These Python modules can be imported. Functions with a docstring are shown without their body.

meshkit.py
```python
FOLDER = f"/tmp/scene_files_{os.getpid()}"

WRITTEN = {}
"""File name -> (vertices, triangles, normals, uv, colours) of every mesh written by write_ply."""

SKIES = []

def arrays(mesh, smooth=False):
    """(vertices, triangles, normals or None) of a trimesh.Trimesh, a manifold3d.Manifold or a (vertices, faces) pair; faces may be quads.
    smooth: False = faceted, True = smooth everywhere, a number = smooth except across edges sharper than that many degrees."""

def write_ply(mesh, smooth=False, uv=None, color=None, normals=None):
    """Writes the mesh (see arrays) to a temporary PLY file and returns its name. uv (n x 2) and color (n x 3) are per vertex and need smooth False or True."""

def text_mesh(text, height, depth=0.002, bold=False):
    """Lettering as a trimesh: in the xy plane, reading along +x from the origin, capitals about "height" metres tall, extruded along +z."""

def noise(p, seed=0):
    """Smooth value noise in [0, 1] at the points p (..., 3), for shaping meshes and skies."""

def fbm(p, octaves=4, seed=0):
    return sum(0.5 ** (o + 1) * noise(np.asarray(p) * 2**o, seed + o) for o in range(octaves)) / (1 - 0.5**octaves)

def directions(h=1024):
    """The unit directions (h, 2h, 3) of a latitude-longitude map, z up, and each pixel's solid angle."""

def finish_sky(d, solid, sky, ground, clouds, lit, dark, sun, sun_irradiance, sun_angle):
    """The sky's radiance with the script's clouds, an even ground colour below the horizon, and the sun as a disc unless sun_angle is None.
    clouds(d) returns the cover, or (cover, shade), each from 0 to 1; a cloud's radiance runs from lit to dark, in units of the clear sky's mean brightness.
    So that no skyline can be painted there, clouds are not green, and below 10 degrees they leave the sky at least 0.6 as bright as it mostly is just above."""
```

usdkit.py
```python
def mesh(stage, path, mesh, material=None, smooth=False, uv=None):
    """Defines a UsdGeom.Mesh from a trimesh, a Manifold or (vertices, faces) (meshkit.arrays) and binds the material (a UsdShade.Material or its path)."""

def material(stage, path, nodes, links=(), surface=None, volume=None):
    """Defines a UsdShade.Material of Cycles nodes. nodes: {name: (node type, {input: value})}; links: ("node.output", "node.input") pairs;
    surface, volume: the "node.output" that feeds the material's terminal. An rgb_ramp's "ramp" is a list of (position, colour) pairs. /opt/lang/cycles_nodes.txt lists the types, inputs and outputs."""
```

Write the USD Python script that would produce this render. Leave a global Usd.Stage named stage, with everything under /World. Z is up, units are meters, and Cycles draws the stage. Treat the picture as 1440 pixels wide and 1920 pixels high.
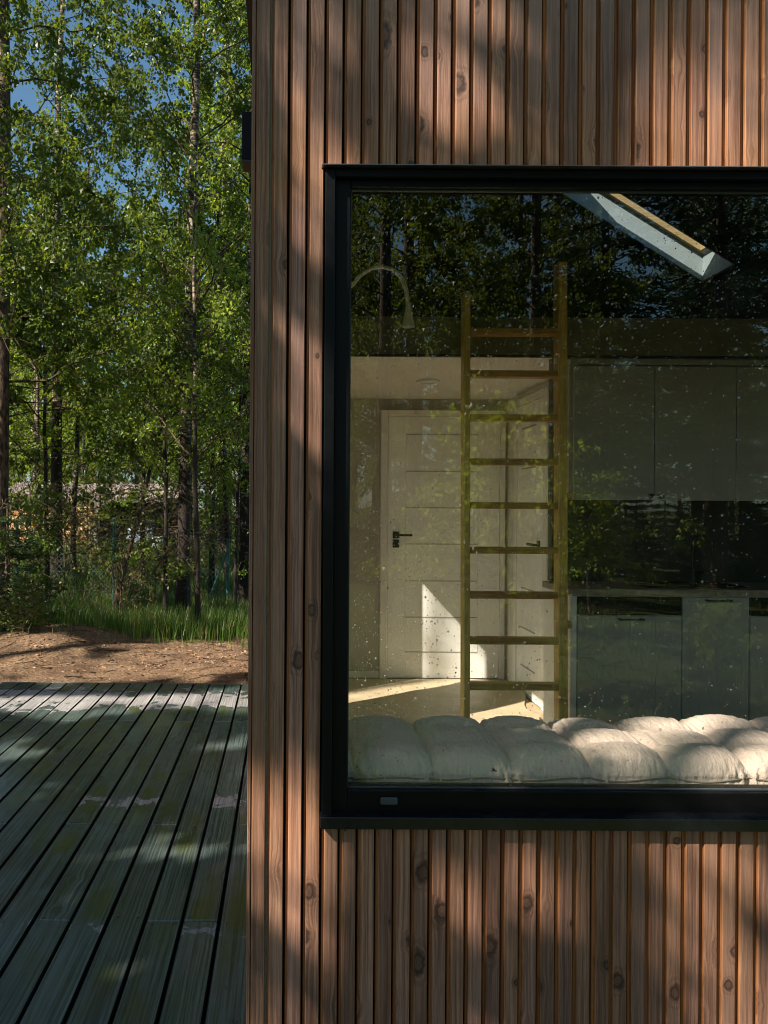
import math, random
import numpy as np
import trimesh
import usdkit, meshkit
from pxr import Usd, UsdGeom, UsdLux, UsdShade, Sdf, Gf, Vt

stage = Usd.Stage.CreateInMemory()
UsdGeom.SetStageUpAxis(stage, UsdGeom.Tokens.z)
UsdGeom.SetStageMetersPerUnit(stage, 1.0)
WORLD = UsdGeom.Xform.Define(stage, '/World')
UsdGeom.Scope.Define(stage, '/World/Looks')

# ------------------------------------------------------------------ camera, sky, sun
EYE = np.array([0.0, -1.9, 1.39])
FPX = 1443.0                      # focal length in photograph pixels (1440 wide)
VPX, VPY, ROLL = 536.0, 952.0, 0.37
cam = UsdGeom.Camera.Define(stage, '/World/camera')
cam.AddTranslateOp().Set(Gf.Vec3d(*EYE))
cam.AddRotateXOp().Set(90.0)
cam.AddRotateZOp().Set(ROLL)
cam.CreateHorizontalApertureAttr(36.0)
cam.CreateVerticalApertureAttr(48.0)
cam.CreateFocalLengthAttr(36.0 * FPX / 1440)
cam.CreateHorizontalApertureOffsetAttr((720 - VPX) / 1440 * 36)
cam.CreateVerticalApertureOffsetAttr((VPY - 960) / 1440 * 36)
cam.CreateExposureAttr(1.42)
SUN_AZ, SUN_EL = math.radians(56), math.radians(42)
SUN = np.array([-math.sin(SUN_AZ) * math.cos(SUN_EL), -math.cos(SUN_AZ) * math.cos(SUN_EL), math.sin(SUN_EL)])
sun = UsdLux.DistantLight.Define(stage, '/World/sun')
sun.CreateNormalizeAttr(True)
sun.CreateIntensityAttr(1.25)
sun.CreateAngleAttr(0.5)
sun.CreateColorAttr(Gf.Vec3f(1.0, 0.92, 0.81))
z_ = SUN / np.linalg.norm(SUN); x_ = np.cross([0, 0, 1.0], z_); x_ /= np.linalg.norm(x_); y_ = np.cross(z_, x_)
mt = Gf.Matrix4d(*[*x_, 0, *y_, 0, *z_, 0, 0, 0, 0, 1])
sun.AddTransformOp().Set(mt)
sky = UsdLux.DomeLight.Define(stage, '/World/sky')
usdkit.material(stage, '/World/Looks/sky_look', {
    'sky': ('sky_texture', {'sky_type': 'single_scattering', 'sun_disc': False, 'sun_elevation': SUN_EL,
                            'sun_rotation': math.atan2(SUN[0], SUN[1]), 'altitude': 200.0, 'air_density': 1.0, 'aerosol_density': 1.2, 'ozone_density': 2.0}),
    'tone': ('mix', {'mix_type': 'multiply', 'fac': 1.0, 'color2': (0.86, 1.08, 1.06)}),
    'bg': ('background_shader', {'strength': 0.052})}, [('sky.color', 'tone.color1'), ('tone.color', 'bg.color')], surface='bg.background')
UsdShade.MaterialBindingAPI.Apply(sky.GetPrim()).Bind(UsdShade.Material.Get(stage, '/World/Looks/sky_look'))
sky.GetPrim().SetCustomDataByKey('kind', 'structure')


def P(px, py, D):
    """A point of the photograph at depth D from the camera (along the viewing axis)."""
    t = math.radians(ROLL)
    dx, dy = px - VPX, py - VPY
    return np.array([(dx + t * dy) * D / FPX, D + EYE[1], EYE[2] - (dy - t * dx) * D / FPX])


# ------------------------------------------------------------------ node-graph helper
class G:
    def __init__(self): self.n, self.l = {}, []
    def __call__(self, kind, **kw):
        name = f'n{len(self.n)}'
        vals = {}
        for k, v in kw.items():
            if isinstance(v, str) and v.startswith('@'): self.l.append((v[1:], f'{name}.{k}'))
            else: vals[k] = v
        self.n[name] = (kind, vals)
        return lambda o: f'@{name}.{o}'
    def math(self, op, a, b=0.0, c=0.0, clamp=False):
        return self('math', math_type=op, value1=a, value2=b, value3=c, use_clamp=clamp)('value')
    def mix(self, f, a, b, mode='mix'):
        return self('mix', mix_type=mode, fac=f, color1=a, color2=b)('color')
    def mixf(self, f, a, b):
        return self('mix_float', fac=f, a=a, b=b)('result')
    def step(self, v, lo, hi, a=0.0, b=1.0):
        return self('map_range', range_type='smoothstep', value=v, from_min=lo, from_max=hi, to_min=a, to_max=b, clamp=True)('result')
    def noise(self, vec, scale, detail=2.0, rough=0.5, dist=0.0):
        return self('noise_texture', dimensions='3D', type='fBM', vector=vec, scale=scale, detail=detail, roughness=rough, distortion=dist)('fac')
    def vec(self, x, y, z): return self('combine_xyz', x=x, y=y, z=z)('vector')
    def done(self, name, out, volume=None):
        return usdkit.material(stage, f'/World/Looks/{name}', self.n, [(a, b) for a, b in self.l], surface=out[1:] if out else None, volume=volume)


LOOK = {}
def plain(name, col, rough=0.5, metallic=0.0, var=0.12, scale=6.0, spec=0.5, bump=0.0, bscale=40.0, coat=0.0):
    g = G(); pos = g('geometry')('position')
    f = g.noise(pos, scale, 4.0, 0.6)
    c = g.mix(g.step(f, 0.25, 0.75), [x * (1 - var) for x in col], [min(1, x * (1 + var)) for x in col])
    kw = dict(base_color=c, roughness=g.mixf(g.noise(pos, scale * 3, 3.0), max(rough - .1, .02), min(rough + .1, 1)), metallic=metallic, specular_ior_level=spec, coat_weight=coat)
    if bump: kw['normal'] = g('bump', height=g.noise(pos, bscale, 4.0), strength=bump, distance=0.01)('normal')
    LOOK[name] = g.done(name, g('principled_bsdf', **kw)('BSDF'))


def wood_nodes(g, along, cell=0.145, streak=150.0, knot=0.011):
    """Grain that parts round knots. Returns (streak 0-1, fine streak 0-1, knot mask, ring mask, random, separated position)."""
    pos = g('separate_xyz', vector=g('geometry')('position'))
    r = g('separate_color', color=g('attribute', attribute='rnd')('color'))('r')
    X = pos('x'); A = pos(along); O = pos('y' if along == 'z' else 'z')
    cx = g.math('add', X, g.math('multiply', r, 37.0)); ca = g.math('add', A, g.math('multiply', r, 53.0))
    vor = g('voronoi_texture', dimensions='2D', feature='f1', vector=g.vec(cx, ca, 0.0), scale=1 / cell, randomness=0.72)
    kp = g('separate_xyz', vector=vor('position'))
    dx, da = g.math('subtract', cx, kp('x')), g.math('subtract', ca, kp('y'))
    rk = g('separate_color', color=vor('color'))
    size = g.math('multiply_add', g.math('power', rk('r'), 1.5), knot * 1.15, knot * 0.32)
    d = g.math('sqrt', g.math('add', g.math('multiply', dx, dx), g.math('multiply', g.math('multiply', da, da), g.math('multiply_add', rk('b'), 0.6, 0.25))))
    q = g.math('multiply_add', g.math('subtract', g.noise(g.vec(cx, 0.0, ca), 60.0, 3.0), 0.5), 1.5, g.math('divide', d, size))
    bulge = g.math('subtract', 1.0, g.math('exponent', g.math('multiply', g.math('multiply', q, q), -0.34)))
    wob = g.math('multiply', g.math('subtract', g.noise(g.vec(g.math('multiply', cx, 3.0), 0.0, ca), 5.0, 2.0), 0.5), 0.009)
    gx = g.math('add', g.math('add', g.math('multiply', dx, bulge), kp('x')), wob)
    st = g.noise(g.vec(gx, g.math('multiply', O, 0.3), g.math('multiply', ca, 0.012)), streak, 3.0, 0.6)
    fine = g.noise(g.vec(gx, O, g.math('multiply', ca, 0.03)), streak * 3.2, 2.0, 0.6)
    core = g.math('multiply', g.step(q, 0.8, 1.9, 1.0, 0.0), g.math('multiply_add', g.step(g.math('absolute', g.math('subtract', q, 0.85)), 0.0, 0.5, 1.0, 0.0), 0.5, 0.5))
    ring = g.math('multiply', g.step(q, 1.2, 3.2, 1.0, 0.0), g.math('multiply_add', g.math('sine', g.math('multiply', q, 7.0)), 0.5, 0.5))
    has = g.step(rk('g'), 0.15, 0.3)
    return st, fine, g.math('multiply', core, has), g.math('multiply', ring, has), r, pos


def cladding_look():
    g = G()
    st, fine, core, ring, r, pos = wood_nodes(g, 'z')
    geo = g('geometry')
    nrm = g('separate_xyz', vector=geo('true_normal'))
    r2 = g.math('fraction', g.math('multiply', r, 17.31)); r3 = g.math('fraction', g.math('multiply', r, 43.7))
    base = g.mix(g.step(st, 0.3, 0.7), (0.145, 0.064, 0.040), (0.350, 0.192, 0.132))
    base = g.mix(g.math('multiply', g.step(fine, 0.42, 0.72), 0.55), base, (0.065, 0.035, 0.024))
    big = g.noise(g.vec(g.math('add', pos('x'), g.math('multiply', r, 20.0)), 0.0, g.math('multiply', pos('z'), 0.5)), 3.0, 3.0, 0.6)
    base = g.mix(g.math('multiply', g.step(big, 0.45, 0.7), 0.5), base, (0.240, 0.152, 0.116))        # silvered
    base = g.mix(g.math('multiply', g.step(g.math('multiply_add', r3, 0.3, pos('z')), 2.5, 2.9), 0.42), base, (0.30, 0.222, 0.175))
    warm = g.noise(g.vec(g.math('multiply', r, 91.0), 0.0, g.math('multiply', pos('z'), 1.0)), 2.2, 2.0)
    low = g.math('multiply', g.step(g.math('multiply_add', r3, -0.15, pos('z')), 2.16, 2.36, 1.0, 0.0), g.step(pos('z'), 2.1, 2.2))     # sheltered, unbleached ends over the window
    under = g.step(pos('z'), 0.05, 0.75, 0.0, 1.0); under = g.math('multiply', under, g.step(pos('z'), 0.62, 0.95, 1.0, 0.0))
    wf = g.math('add', g.math('multiply', g.step(warm, 0.45, 0.75), 0.4), g.math('add', g.math('multiply', low, g.math('multiply_add', r2, 0.7, 0.35)), g.math('multiply', under, g.math('multiply_add', r3, 0.3, 0.2))), clamp=True)
    base = g.mix(g.math('multiply', wf, 0.75), base, g.mix(g.step(st, 0.3, 0.7), (0.22, 0.092, 0.036), (0.46, 0.235, 0.12)))
    base = g.mix(g.math('multiply', ring, 0.55), base, (0.08, 0.042, 0.026))
    base = g.mix(g.math('multiply', core, 0.92), base, (0.035, 0.018, 0.012))
    base = g.mix(1.0, base, g('combine_color', r=g.math('multiply_add', r2, 0.52, 0.66), g=g.math('multiply_add', r2, 0.51, 0.64), b=g.math('multiply_add', r2, 0.47, g.math('multiply_add', r3, 0.14, 0.58)))('color'), 'multiply')
    flank = g.step(nrm('y'), -0.9, -0.5)
    base = g.mix(flank, base, g.mix(g.step(st, 0.3, 0.7), (0.16, 0.055, 0.018), (0.36, 0.15, 0.05)))
    deep = g.step(pos('y'), 0.006, 0.009)
    base = g.mix(deep, base, g.mix(g.step(st, 0.3, 0.7), (0.18, 0.06, 0.018), (0.36, 0.14, 0.045)))
    h = g.math('add', g.math('multiply', st, 0.7), g.math('add', g.math('multiply', fine, 0.5), g.math('multiply', core, -0.6)))
    n = g('bump', height=h, strength=0.5, distance=0.0016)('normal')
    LOOK['cladding'] = g.done('cladding', g('principled_bsdf', base_color=base, roughness=g.mixf(st, 0.75, 0.5), specular_ior_level=0.35, normal=n)('BSDF'))


def deck_look():
    g = G()
    st, fine, core, ring, r, pos = wood_nodes(g, 'y', cell=0.3, streak=135.0, knot=0.014)
    x, y = pos('x'), pos('y')
    u = g('separate_color', color=g('attribute', attribute='rnd')('color'))('g')           # 0..1 across the plank
    dist = 0.0
    def line(c, w, a):
        q = g.math('divide', g.math('subtract', y, c), w)
        return g.math('multiply', g.math('exponent', g.math('multiply', g.math('multiply', q, q), -1.0)), a)
    dry = g.math('add', g.math('add', line(3.66, 0.36, 0.53), line(1.75, 0.14, 0.30)), g.math('add', line(0.64, 0.07, 0.33), line(4.12, 0.05, -0.25)))
    n1 = g.noise(g.vec(g.math('multiply_add', r, 9.0, x), y, r), 5.5, 4.0, 0.62, 0.4)
    edge = g.math('multiply', g.math('power', g.math('multiply', g.math('absolute', g.math('subtract', u, 0.5)), 2.0), 6.0), 0.13)
    edge = g.math('add', edge, g.math('multiply', g.math('subtract', r, 0.5), 0.22))
    dm = g.math('add', g.math('add', g.math('multiply', n1, 1.1), dry), edge)
    drym = g.step(dm, 0.955, 0.985)
    damp = g.step(dm, 0.80, 0.99)
    wet = g.mix(g.step(st, 0.3, 0.7), (0.020, 0.030, 0.028), (0.105, 0.134, 0.128))
    alg = g.math('multiply', g.step(g.noise(g.vec(g.math('multiply_add', r, 5.0, x), g.math('multiply', y, 0.55), 0.0), 3.4, 3.0), g.step(x, -1.1, -0.35, 0.54, 0.46), 0.70), g.step(g.math('absolute', g.math('subtract', u, 0.5)), 0.2, 0.45, 1.0, 0.0))
    wet = g.mix(g.math('multiply', alg, 0.8), wet, g.mix(st, (0.024, 0.036, 0.006), (0.085, 0.095, 0.014)))
    dryc = g.mix(g.step(st, 0.3, 0.72), (0.13, 0.125, 0.12), (0.31, 0.295, 0.28))
    rim = g.math('multiply', damp, g.math('subtract', 1.0, drym))
    col = g.mix(drym, g.mix(g.math('multiply', rim, 0.35), wet, (0.10, 0.115, 0.115)), dryc)
    col = g.mix(g.math('multiply', core, 0.7), col, (0.02, 0.022, 0.018))
    col = g.mix(1.0, col, g('combine_color', r=g.math('multiply_add', r, 0.35, 0.8), g=g.math('multiply_add', r, 0.35, 0.8), b=g.math('multiply_add', r, 0.35, 0.8))('color'), 'multiply')
    pool = g.noise(g.vec(g.math('multiply_add', r, 4.0, x), g.math('multiply', y, 0.6), 1.0), 4.0, 2.0)
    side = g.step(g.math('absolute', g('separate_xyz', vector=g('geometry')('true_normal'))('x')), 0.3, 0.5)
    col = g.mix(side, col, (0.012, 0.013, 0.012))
    rough = g.mixf(drym, g.mixf(g.step(pool, 0.4, 0.62), 0.26, 0.07), 0.72)
    h = g.math('add', g.math('multiply', st, 1.0), g.math('add', g.math('multiply', fine, 0.35), g.math('multiply', ring, 0.5)))
    n = g('bump', height=h, strength=g.mixf(g.step(pool, 0.4, 0.62), 0.75, 0.4), distance=0.0022)('normal')
    LOOK['deck'] = g.done('deck_boards', g('principled_bsdf', base_color=col, roughness=rough, ior=1.40, specular_ior_level=g.mixf(side, g.mixf(drym, 0.9, 0.3), 0.0), normal=n, coat_weight=g.math('multiply', g.math('subtract', 1.0, g.math('maximum', drym, side)), g.mixf(g.step(pool, 0.35, 0.6), 0.25, 0.95)), coat_roughness=0.06, coat_ior=1.33, coat_normal=g('bump', height=h, strength=0.22, distance=0.0022)('normal'))('BSDF'))


def leaf_look(name, c1, c2, t, rough=0.45, trans=0.45, straw=None):
    g = G(); geo = g('geometry')
    rp = g('white_noise_texture', dimensions='3D', vector=g('vector_math', math_type='floor', vector1=g('vector_math', math_type='scale', vector1=geo('position'), scale=11.0)('vector'))('vector'))('value')
    big = g.step(g.noise(geo('position'), 0.9, 2.0), 0.35, 0.65)
    c = g.mix(g.math('multiply_add', rp, 0.7, g.math('multiply', big, 0.3)), c1, c2)
    if straw: c = g.mix(g.step(g.math('fraction', g.math('multiply', rp, 7.7)), 0.80, 0.84), c, straw)
    d = g('principled_bsdf', base_color=c, roughness=rough, specular_ior_level=0.4)('BSDF')
    tr = g('translucent_bsdf', color=g.mix(g.math('multiply', rp, 0.5), t, [x * 0.55 for x in t]))('BSDF')
    LOOK[name] = g.done(name, g('mix_closure', fac=trans, closure1=d, closure2=tr)('closure'))


def bark_look(name, birch):
    g = G(); pos = g('geometry')('position'); s = g('separate_xyz', vector=pos)
    v = g.vec(g.math('multiply', s('x'), 1.0), s('y'), g.math('multiply', s('z'), 0.35))
    if birch:
        band = g.noise(g.vec(g.math('multiply', s('x'), 0.8), g.math('multiply', s('y'), 0.8), g.math('multiply', s('z'), 5.0)), 9.0, 4.0, 0.65)
        patch = g.noise(pos, 4.5, 3.0, 0.6)
        low = g.step(s('z'), 0.3, 4.2, 0.22, 0.06)
        m = g.step(g.math('add', g.math('multiply_add', band, 0.6, g.math('multiply', patch, 0.5)), low), 0.52, 0.66)
        c = g.mix(m, g.mix(g.noise(pos, 3.0), (0.38, 0.33, 0.27), (0.30, 0.19, 0.10)), (0.028, 0.021, 0.016))
    else:
        n = g.noise(v, 26.0, 4.0, 0.65)
        c = g.mix(g.step(n, 0.35, 0.65), (0.022, 0.016, 0.011), (0.12, 0.08, 0.048))
    b = g('bump', height=g.noise(v, 40.0, 4.0, 0.7), strength=0.8, distance=0.02)('normal')
    LOOK[name] = g.done(name, g('principled_bsdf', base_color=c, roughness=0.85, specular_ior_level=0.2, normal=b)('BSDF'))


def ground_look():
    g = G(); pos = g('geometry')('position'); s = g('separate_xyz', vector=pos)
    n1 = g.noise(pos, 3.0, 5.0, 0.65); n2 = g.noise(pos, 45.0, 4.0, 0.7); n3 = g.noise(g.vec(s('x'), g.math('multiply', s('y'), 2.5), 0.0), 16.0, 4.0, 0.7, 1.0)
    sand = g.mix(g.step(n2, 0.35, 0.65), (0.12, 0.073, 0.043), (0.30, 0.195, 0.115))
    sand = g.mix(g.math('multiply', g.step(n1, 0.42, 0.62), 0.6), sand, (0.09, 0.055, 0.035))
    sand = g.mix(g.math('multiply', g.step(n3, 0.56, 0.66), 0.7), sand, (0.05, 0.032, 0.02))
    soil = g.mix(g.step(n1, 0.35, 0.65), (0.055, 0.05, 0.02), (0.05, 0.085, 0.018))
    soil = g.mix(g.math('multiply', g.step(n2, 0.5, 0.7), 0.6), soil, (0.13, 0.10, 0.05))
    w = g.math('add', s('y'), g.math('multiply', g.math('subtract', g.noise(pos, 1.3, 3.0), 0.5), 1.8))
    issand = g.math('multiply', g.step(w, 6.3, 7.0, 1.0, 0.0), g.step(s('y'), 3.9, 4.15))
    c = g.mix(issand, soil, sand)
    b = g('bump', height=g.math('add', n2, g.math('multiply', n3, 0.8)), strength=0.9, distance=0.03)('normal')
    LOOK['ground'] = g.done('ground_look', g('principled_bsdf', base_color=c, roughness=0.95, specular_ior_level=0.1, normal=b)('BSDF'))


def glass_look(name, f0, tint):
    g = G(); geo = g('geometry')
    dt = g.math('absolute', g('vector_math', math_type='dot_product', vector1=geo('normal'), vector2=geo('incoming'))('value'))
    k = g.math('power', g.math('subtract', 1.0, dt), 5.0)
    fac = g.math('multiply_add', k, 1 - f0, f0)
    LOOK[name] = g.done(name, g('mix_closure', fac=fac, closure1=g('transparent_bsdf', color=tint)('BSDF'),
                                closure2=g('glossy_bsdf', color=(1.0, 0.99, 0.96), roughness=0.0)('BSDF'))('closure'))


def fabric_look():
    g = G(); pos = g('geometry')('position'); s = g('separate_xyz', vector=pos)
    wv = g.math('multiply', g.math('sine', g.math('multiply', s('x'), 2600.0)), g.math('sine', g.math('multiply', s('z'), 2600.0)))
    n = g.noise(pos, 420.0, 3.0, 0.7)
    c = g.mix(g.step(n, 0.25, 0.75), (0.52, 0.405, 0.345), (0.71, 0.58, 0.50))
    sp = g.step(g.noise(pos, 85.0, 1.0), 0.755, 0.78)
    c = g.mix(g.math('multiply', sp, 0.8), c, (0.06, 0.05, 0.04))
    b = g('bump', height=g.math('add', g.math('multiply', wv, 0.3), n), strength=0.35, distance=0.002)('normal')
    b = g('bump', height=g.noise(g.vec(g.math('multiply', s('x'), 1.6), s('y'), g.math('multiply', s('z'), 0.8)), 26.0, 3.0, 0.6), strength=0.7, distance=0.014, normal=b)('normal')
    LOOK['linen'] = g.done('linen', g('principled_bsdf', base_color=c, roughness=0.9, sheen_weight=0.2, specular_ior_level=0.15, normal=b)('BSDF'))


def pine_look(name, a, b_, rough=0.45, axis='z'):
    g = G(); pos = g('geometry')('position'); s = g('separate_xyz', vector=pos)
    k = {'x': (0.06, 1, 1), 'y': (1, 0.06, 1), 'z': (1, 1, 0.06)}[axis]
    v = g.vec(g.math('multiply', s('x'), float(k[0])), g.math('multiply', s('y'), float(k[1])), g.math('multiply', s('z'), float(k[2])))
    n = g.noise(v, 110.0, 4.0, 0.6); m = g.noise(v, 25.0, 3.0, 0.6)
    c = g.mix(g.step(n, 0.3, 0.7), a, b_); c = g.mix(g.math('multiply', g.step(m, 0.5, 0.75), 0.35), c, [x * 0.6 for x in a])
    LOOK[name] = g.done(name, g('principled_bsdf', base_color=c, roughness=rough, specular_ior_level=0.4)('BSDF'))


cladding_look(); deck_look(); ground_look(); fabric_look()
leaf_look('birch_leaf', (0.022, 0.055, 0.006), (0.072, 0.105, 0.014), (0.21, 0.27, 0.016), trans=0.38)
leaf_look('fresh_leaf', (0.055, 0.11, 0.010), (0.13, 0.18, 0.022), (0.38, 0.46, 0.03), trans=0.5)
leaf_look('pine_leaf', (0.022, 0.045, 0.012), (0.05, 0.085, 0.02), (0.06, 0.11, 0.02), trans=0.2)
leaf_look('dry_leaf', (0.10, 0.09, 0.02), (0.18, 0.16, 0.04), (0.30, 0.28, 0.04), trans=0.4)
leaf_look('seedling_needle', (0.05, 0.085, 0.012), (0.11, 0.14, 0.02), (0.15, 0.2, 0.02), trans=0.3)
leaf_look('grass_blade', (0.030, 0.080, 0.008), (0.085, 0.145, 0.016), (0.17, 0.28, 0.025), trans=0.4, straw=(0.24, 0.19, 0.08))
bark_look('birch_bark', True); bark_look('dark_bark', False)
glass_look('window_glass', 0.074, (0.985, 0.985, 0.965)); glass_look('clear_glass', 0.02, (0.995, 0.995, 0.99))
plain('black_frame', (0.0028, 0.003, 0.0036), 0.42, var=0.25, spec=0.16, scale=25.0)
plain('sill_black', (0.004, 0.005, 0.006), 0.25, var=0.3, spec=0.5, scale=20.0)
plain('flashing', (0.30, 0.28, 0.28), 0.35, metallic=0.9)
plain('black_metal', (0.012, 0.012, 0.013), 0.4, var=0.2)
plain('anthracite', (0.006, 0.007, 0.009), 0.6, var=0.15, spec=0.15)
plain('grey_plastic', (0.036, 0.046, 0.051), 0.45)
plain('white_wall', (0.74, 0.71, 0.62), 0.7, var=0.04, scale=2.0)
plain('grey_wall', (0.40, 0.38, 0.33), 0.8, var=0.06)
plain('white_door', (0.90, 0.88, 0.82), 0.45, var=0.03)
plain('white_trim', (0.80, 0.78, 0.71), 0.4, var=0.03)
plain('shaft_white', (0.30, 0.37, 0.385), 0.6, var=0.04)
plain('dark_ceiling', (0.022, 0.020, 0.016), 0.8, var=0.2)
plain('loft_front', (0.16, 0.145, 0.105), 0.7, var=0.1)
plain('cabinet', (0.35, 0.345, 0.305), 0.45, var=0.04)
plain('base_cabinet', (0.36, 0.375, 0.335), 0.45, var=0.04)
plain('worktop', (0.26, 0.23, 0.17), 0.5, var=0.25, scale=30.0)
plain('black_gloss', (0.008, 0.008, 0.008), 0.08, var=0.1)
plain('backsplash', (0.05, 0.05, 0.043), 0.35, var=0.2)
plain('vinyl', (0.52, 0.42, 0.28), 0.42, var=0.08, scale=14.0, bump=0.25, bscale=16.0)
plain('floor_boards', (0.40, 0.30, 0.19), 0.5, var=0.2, scale=9.0)
plain('membrane', (0.010, 0.009, 0.008), 0.9)
plain('roof_metal', (0.014, 0.014, 0.016), 0.4, metallic=0.0)
plain('teal_paint', (0.035, 0.16, 0.13), 0.5)
plain('wire', (0.10, 0.16, 0.13), 0.5)
plain('tarp', (0.16, 0.21, 0.26), 0.5, var=0.35, scale=3.0, bump=0.6, bscale=8.0)
plain('white_sack', (0.72, 0.72, 0.74), 0.6, bump=0.5, bscale=12.0)
plain('roof_slat', (0.17, 0.13, 0.115), 0.8, var=0.4, scale=7.0)
plain('log_end', (0.62, 0.34, 0.13), 0.85, var=0.3, scale=12.0)
plain('log_end_pale', (0.70, 0.48, 0.26), 0.85, var=0.3, scale=12.0)
plain('log_bark', (0.22, 0.13, 0.07), 0.9, var=0.4, scale=15.0)
plain('rusty', (0.16, 0.06, 0.03), 0.8)
plain('seam', (0.20, 0.165, 0.14), 0.9)
plain('lamp_white', (0.8, 0.8, 0.76), 0.4)
pine_look('ladder_wood', (0.48, 0.30, 0.075), (0.70, 0.48, 0.16))
pine_look('rung_wood', (0.36, 0.18, 0.05), (0.54, 0.31, 0.10), axis='x')
pine_look('skylight_wood', (0.34, 0.24, 0.10), (0.48, 0.36, 0.18), axis='x')
pine_look('grey_post', (0.12, 0.10, 0.085), (0.28, 0.25, 0.22), 0.85)
g = G(); LOOK['droplet'] = g.done('droplet', g('principled_bsdf', base_color=(1., 1., 1.), roughness=0.0, ior=1.33, transmission_weight=1.0)('BSDF'))

# ------------------------------------------------------------------ scene helpers
used = {}
def numbered(parent, name):
    k = (parent, name); n = used.get(k, 0); used[k] = n + 1
    return name if n == 0 else f'{name}_{n:03d}'
def data(prim, label=None, cat=None, group=None, kind=None):
    for k, v in (('label', label), ('category', cat), ('group', group), ('kind', kind)):
        if v: prim.SetCustomDataByKey(k, v)
    return prim
def thing(name, label, cat, loc=(0, 0, 0), rotz=0.0, group=None, scale=None):
    x = UsdGeom.Xform.Define(stage, '/World/' + numbered('/World', name))
    x.AddTranslateOp().Set(Gf.Vec3d(*map(float, loc)))
    if rotz: x.AddRotateZOp().Set(float(rotz))
    if scale is not None: x.AddScaleOp().Set(Gf.Vec3f(*([scale] * 3 if np.ndim(scale) == 0 else scale)))
    return data(x.GetPrim(), label, cat, group)
def obj(name, mesh, look, parent=None, smooth=False, rnd=None, label=None, cat=None, group=None, kind=None):
    par = '/World' if parent is None else str(parent.GetPath())
    m = usdkit.mesh(stage, f'{par}/{numbered(par, name)}', mesh, LOOK[look], smooth=smooth)
    if rnd is not None:
        rnd = np.asarray(rnd, np.float32)
        n = len(m.GetPointsAttr().Get())
        if rnd.ndim == 1: rnd = np.repeat(rnd[None], n, 0)
        UsdGeom.PrimvarsAPI(m).CreatePrimvar('rnd', Sdf.ValueTypeNames.Color3fArray, 'vertex').Set(Vt.Vec3fArray.FromNumpy(rnd))
    return data(m.GetPrim(), label, cat, group, kind)
def copy_of(root, name, loc, rotz, scale, label, group=None):
    cat = root.GetCustomDataByKey('category')
    x = UsdGeom.Xform.Define(stage, '/World/' + numbered('/World', name))
    x.GetPrim().GetReferences().AddInternalReference(root.GetPath())
    x.ClearXformOpOrder()
    x.AddTranslateOp().Set(Gf.Vec3d(*map(float, loc)))
    if stage and x.GetPrim().HasAttribute('xformOp:rotateZ'): pass
    x.AddRotateZOp().Set(float(rotz))
    x.AddScaleOp().Set(Gf.Vec3f(*([scale] * 3 if np.ndim(scale) == 0 else scale)))
    x.GetPrim().SetInstanceable(True)
    return data(x.GetPrim(), label, cat, group)

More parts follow.
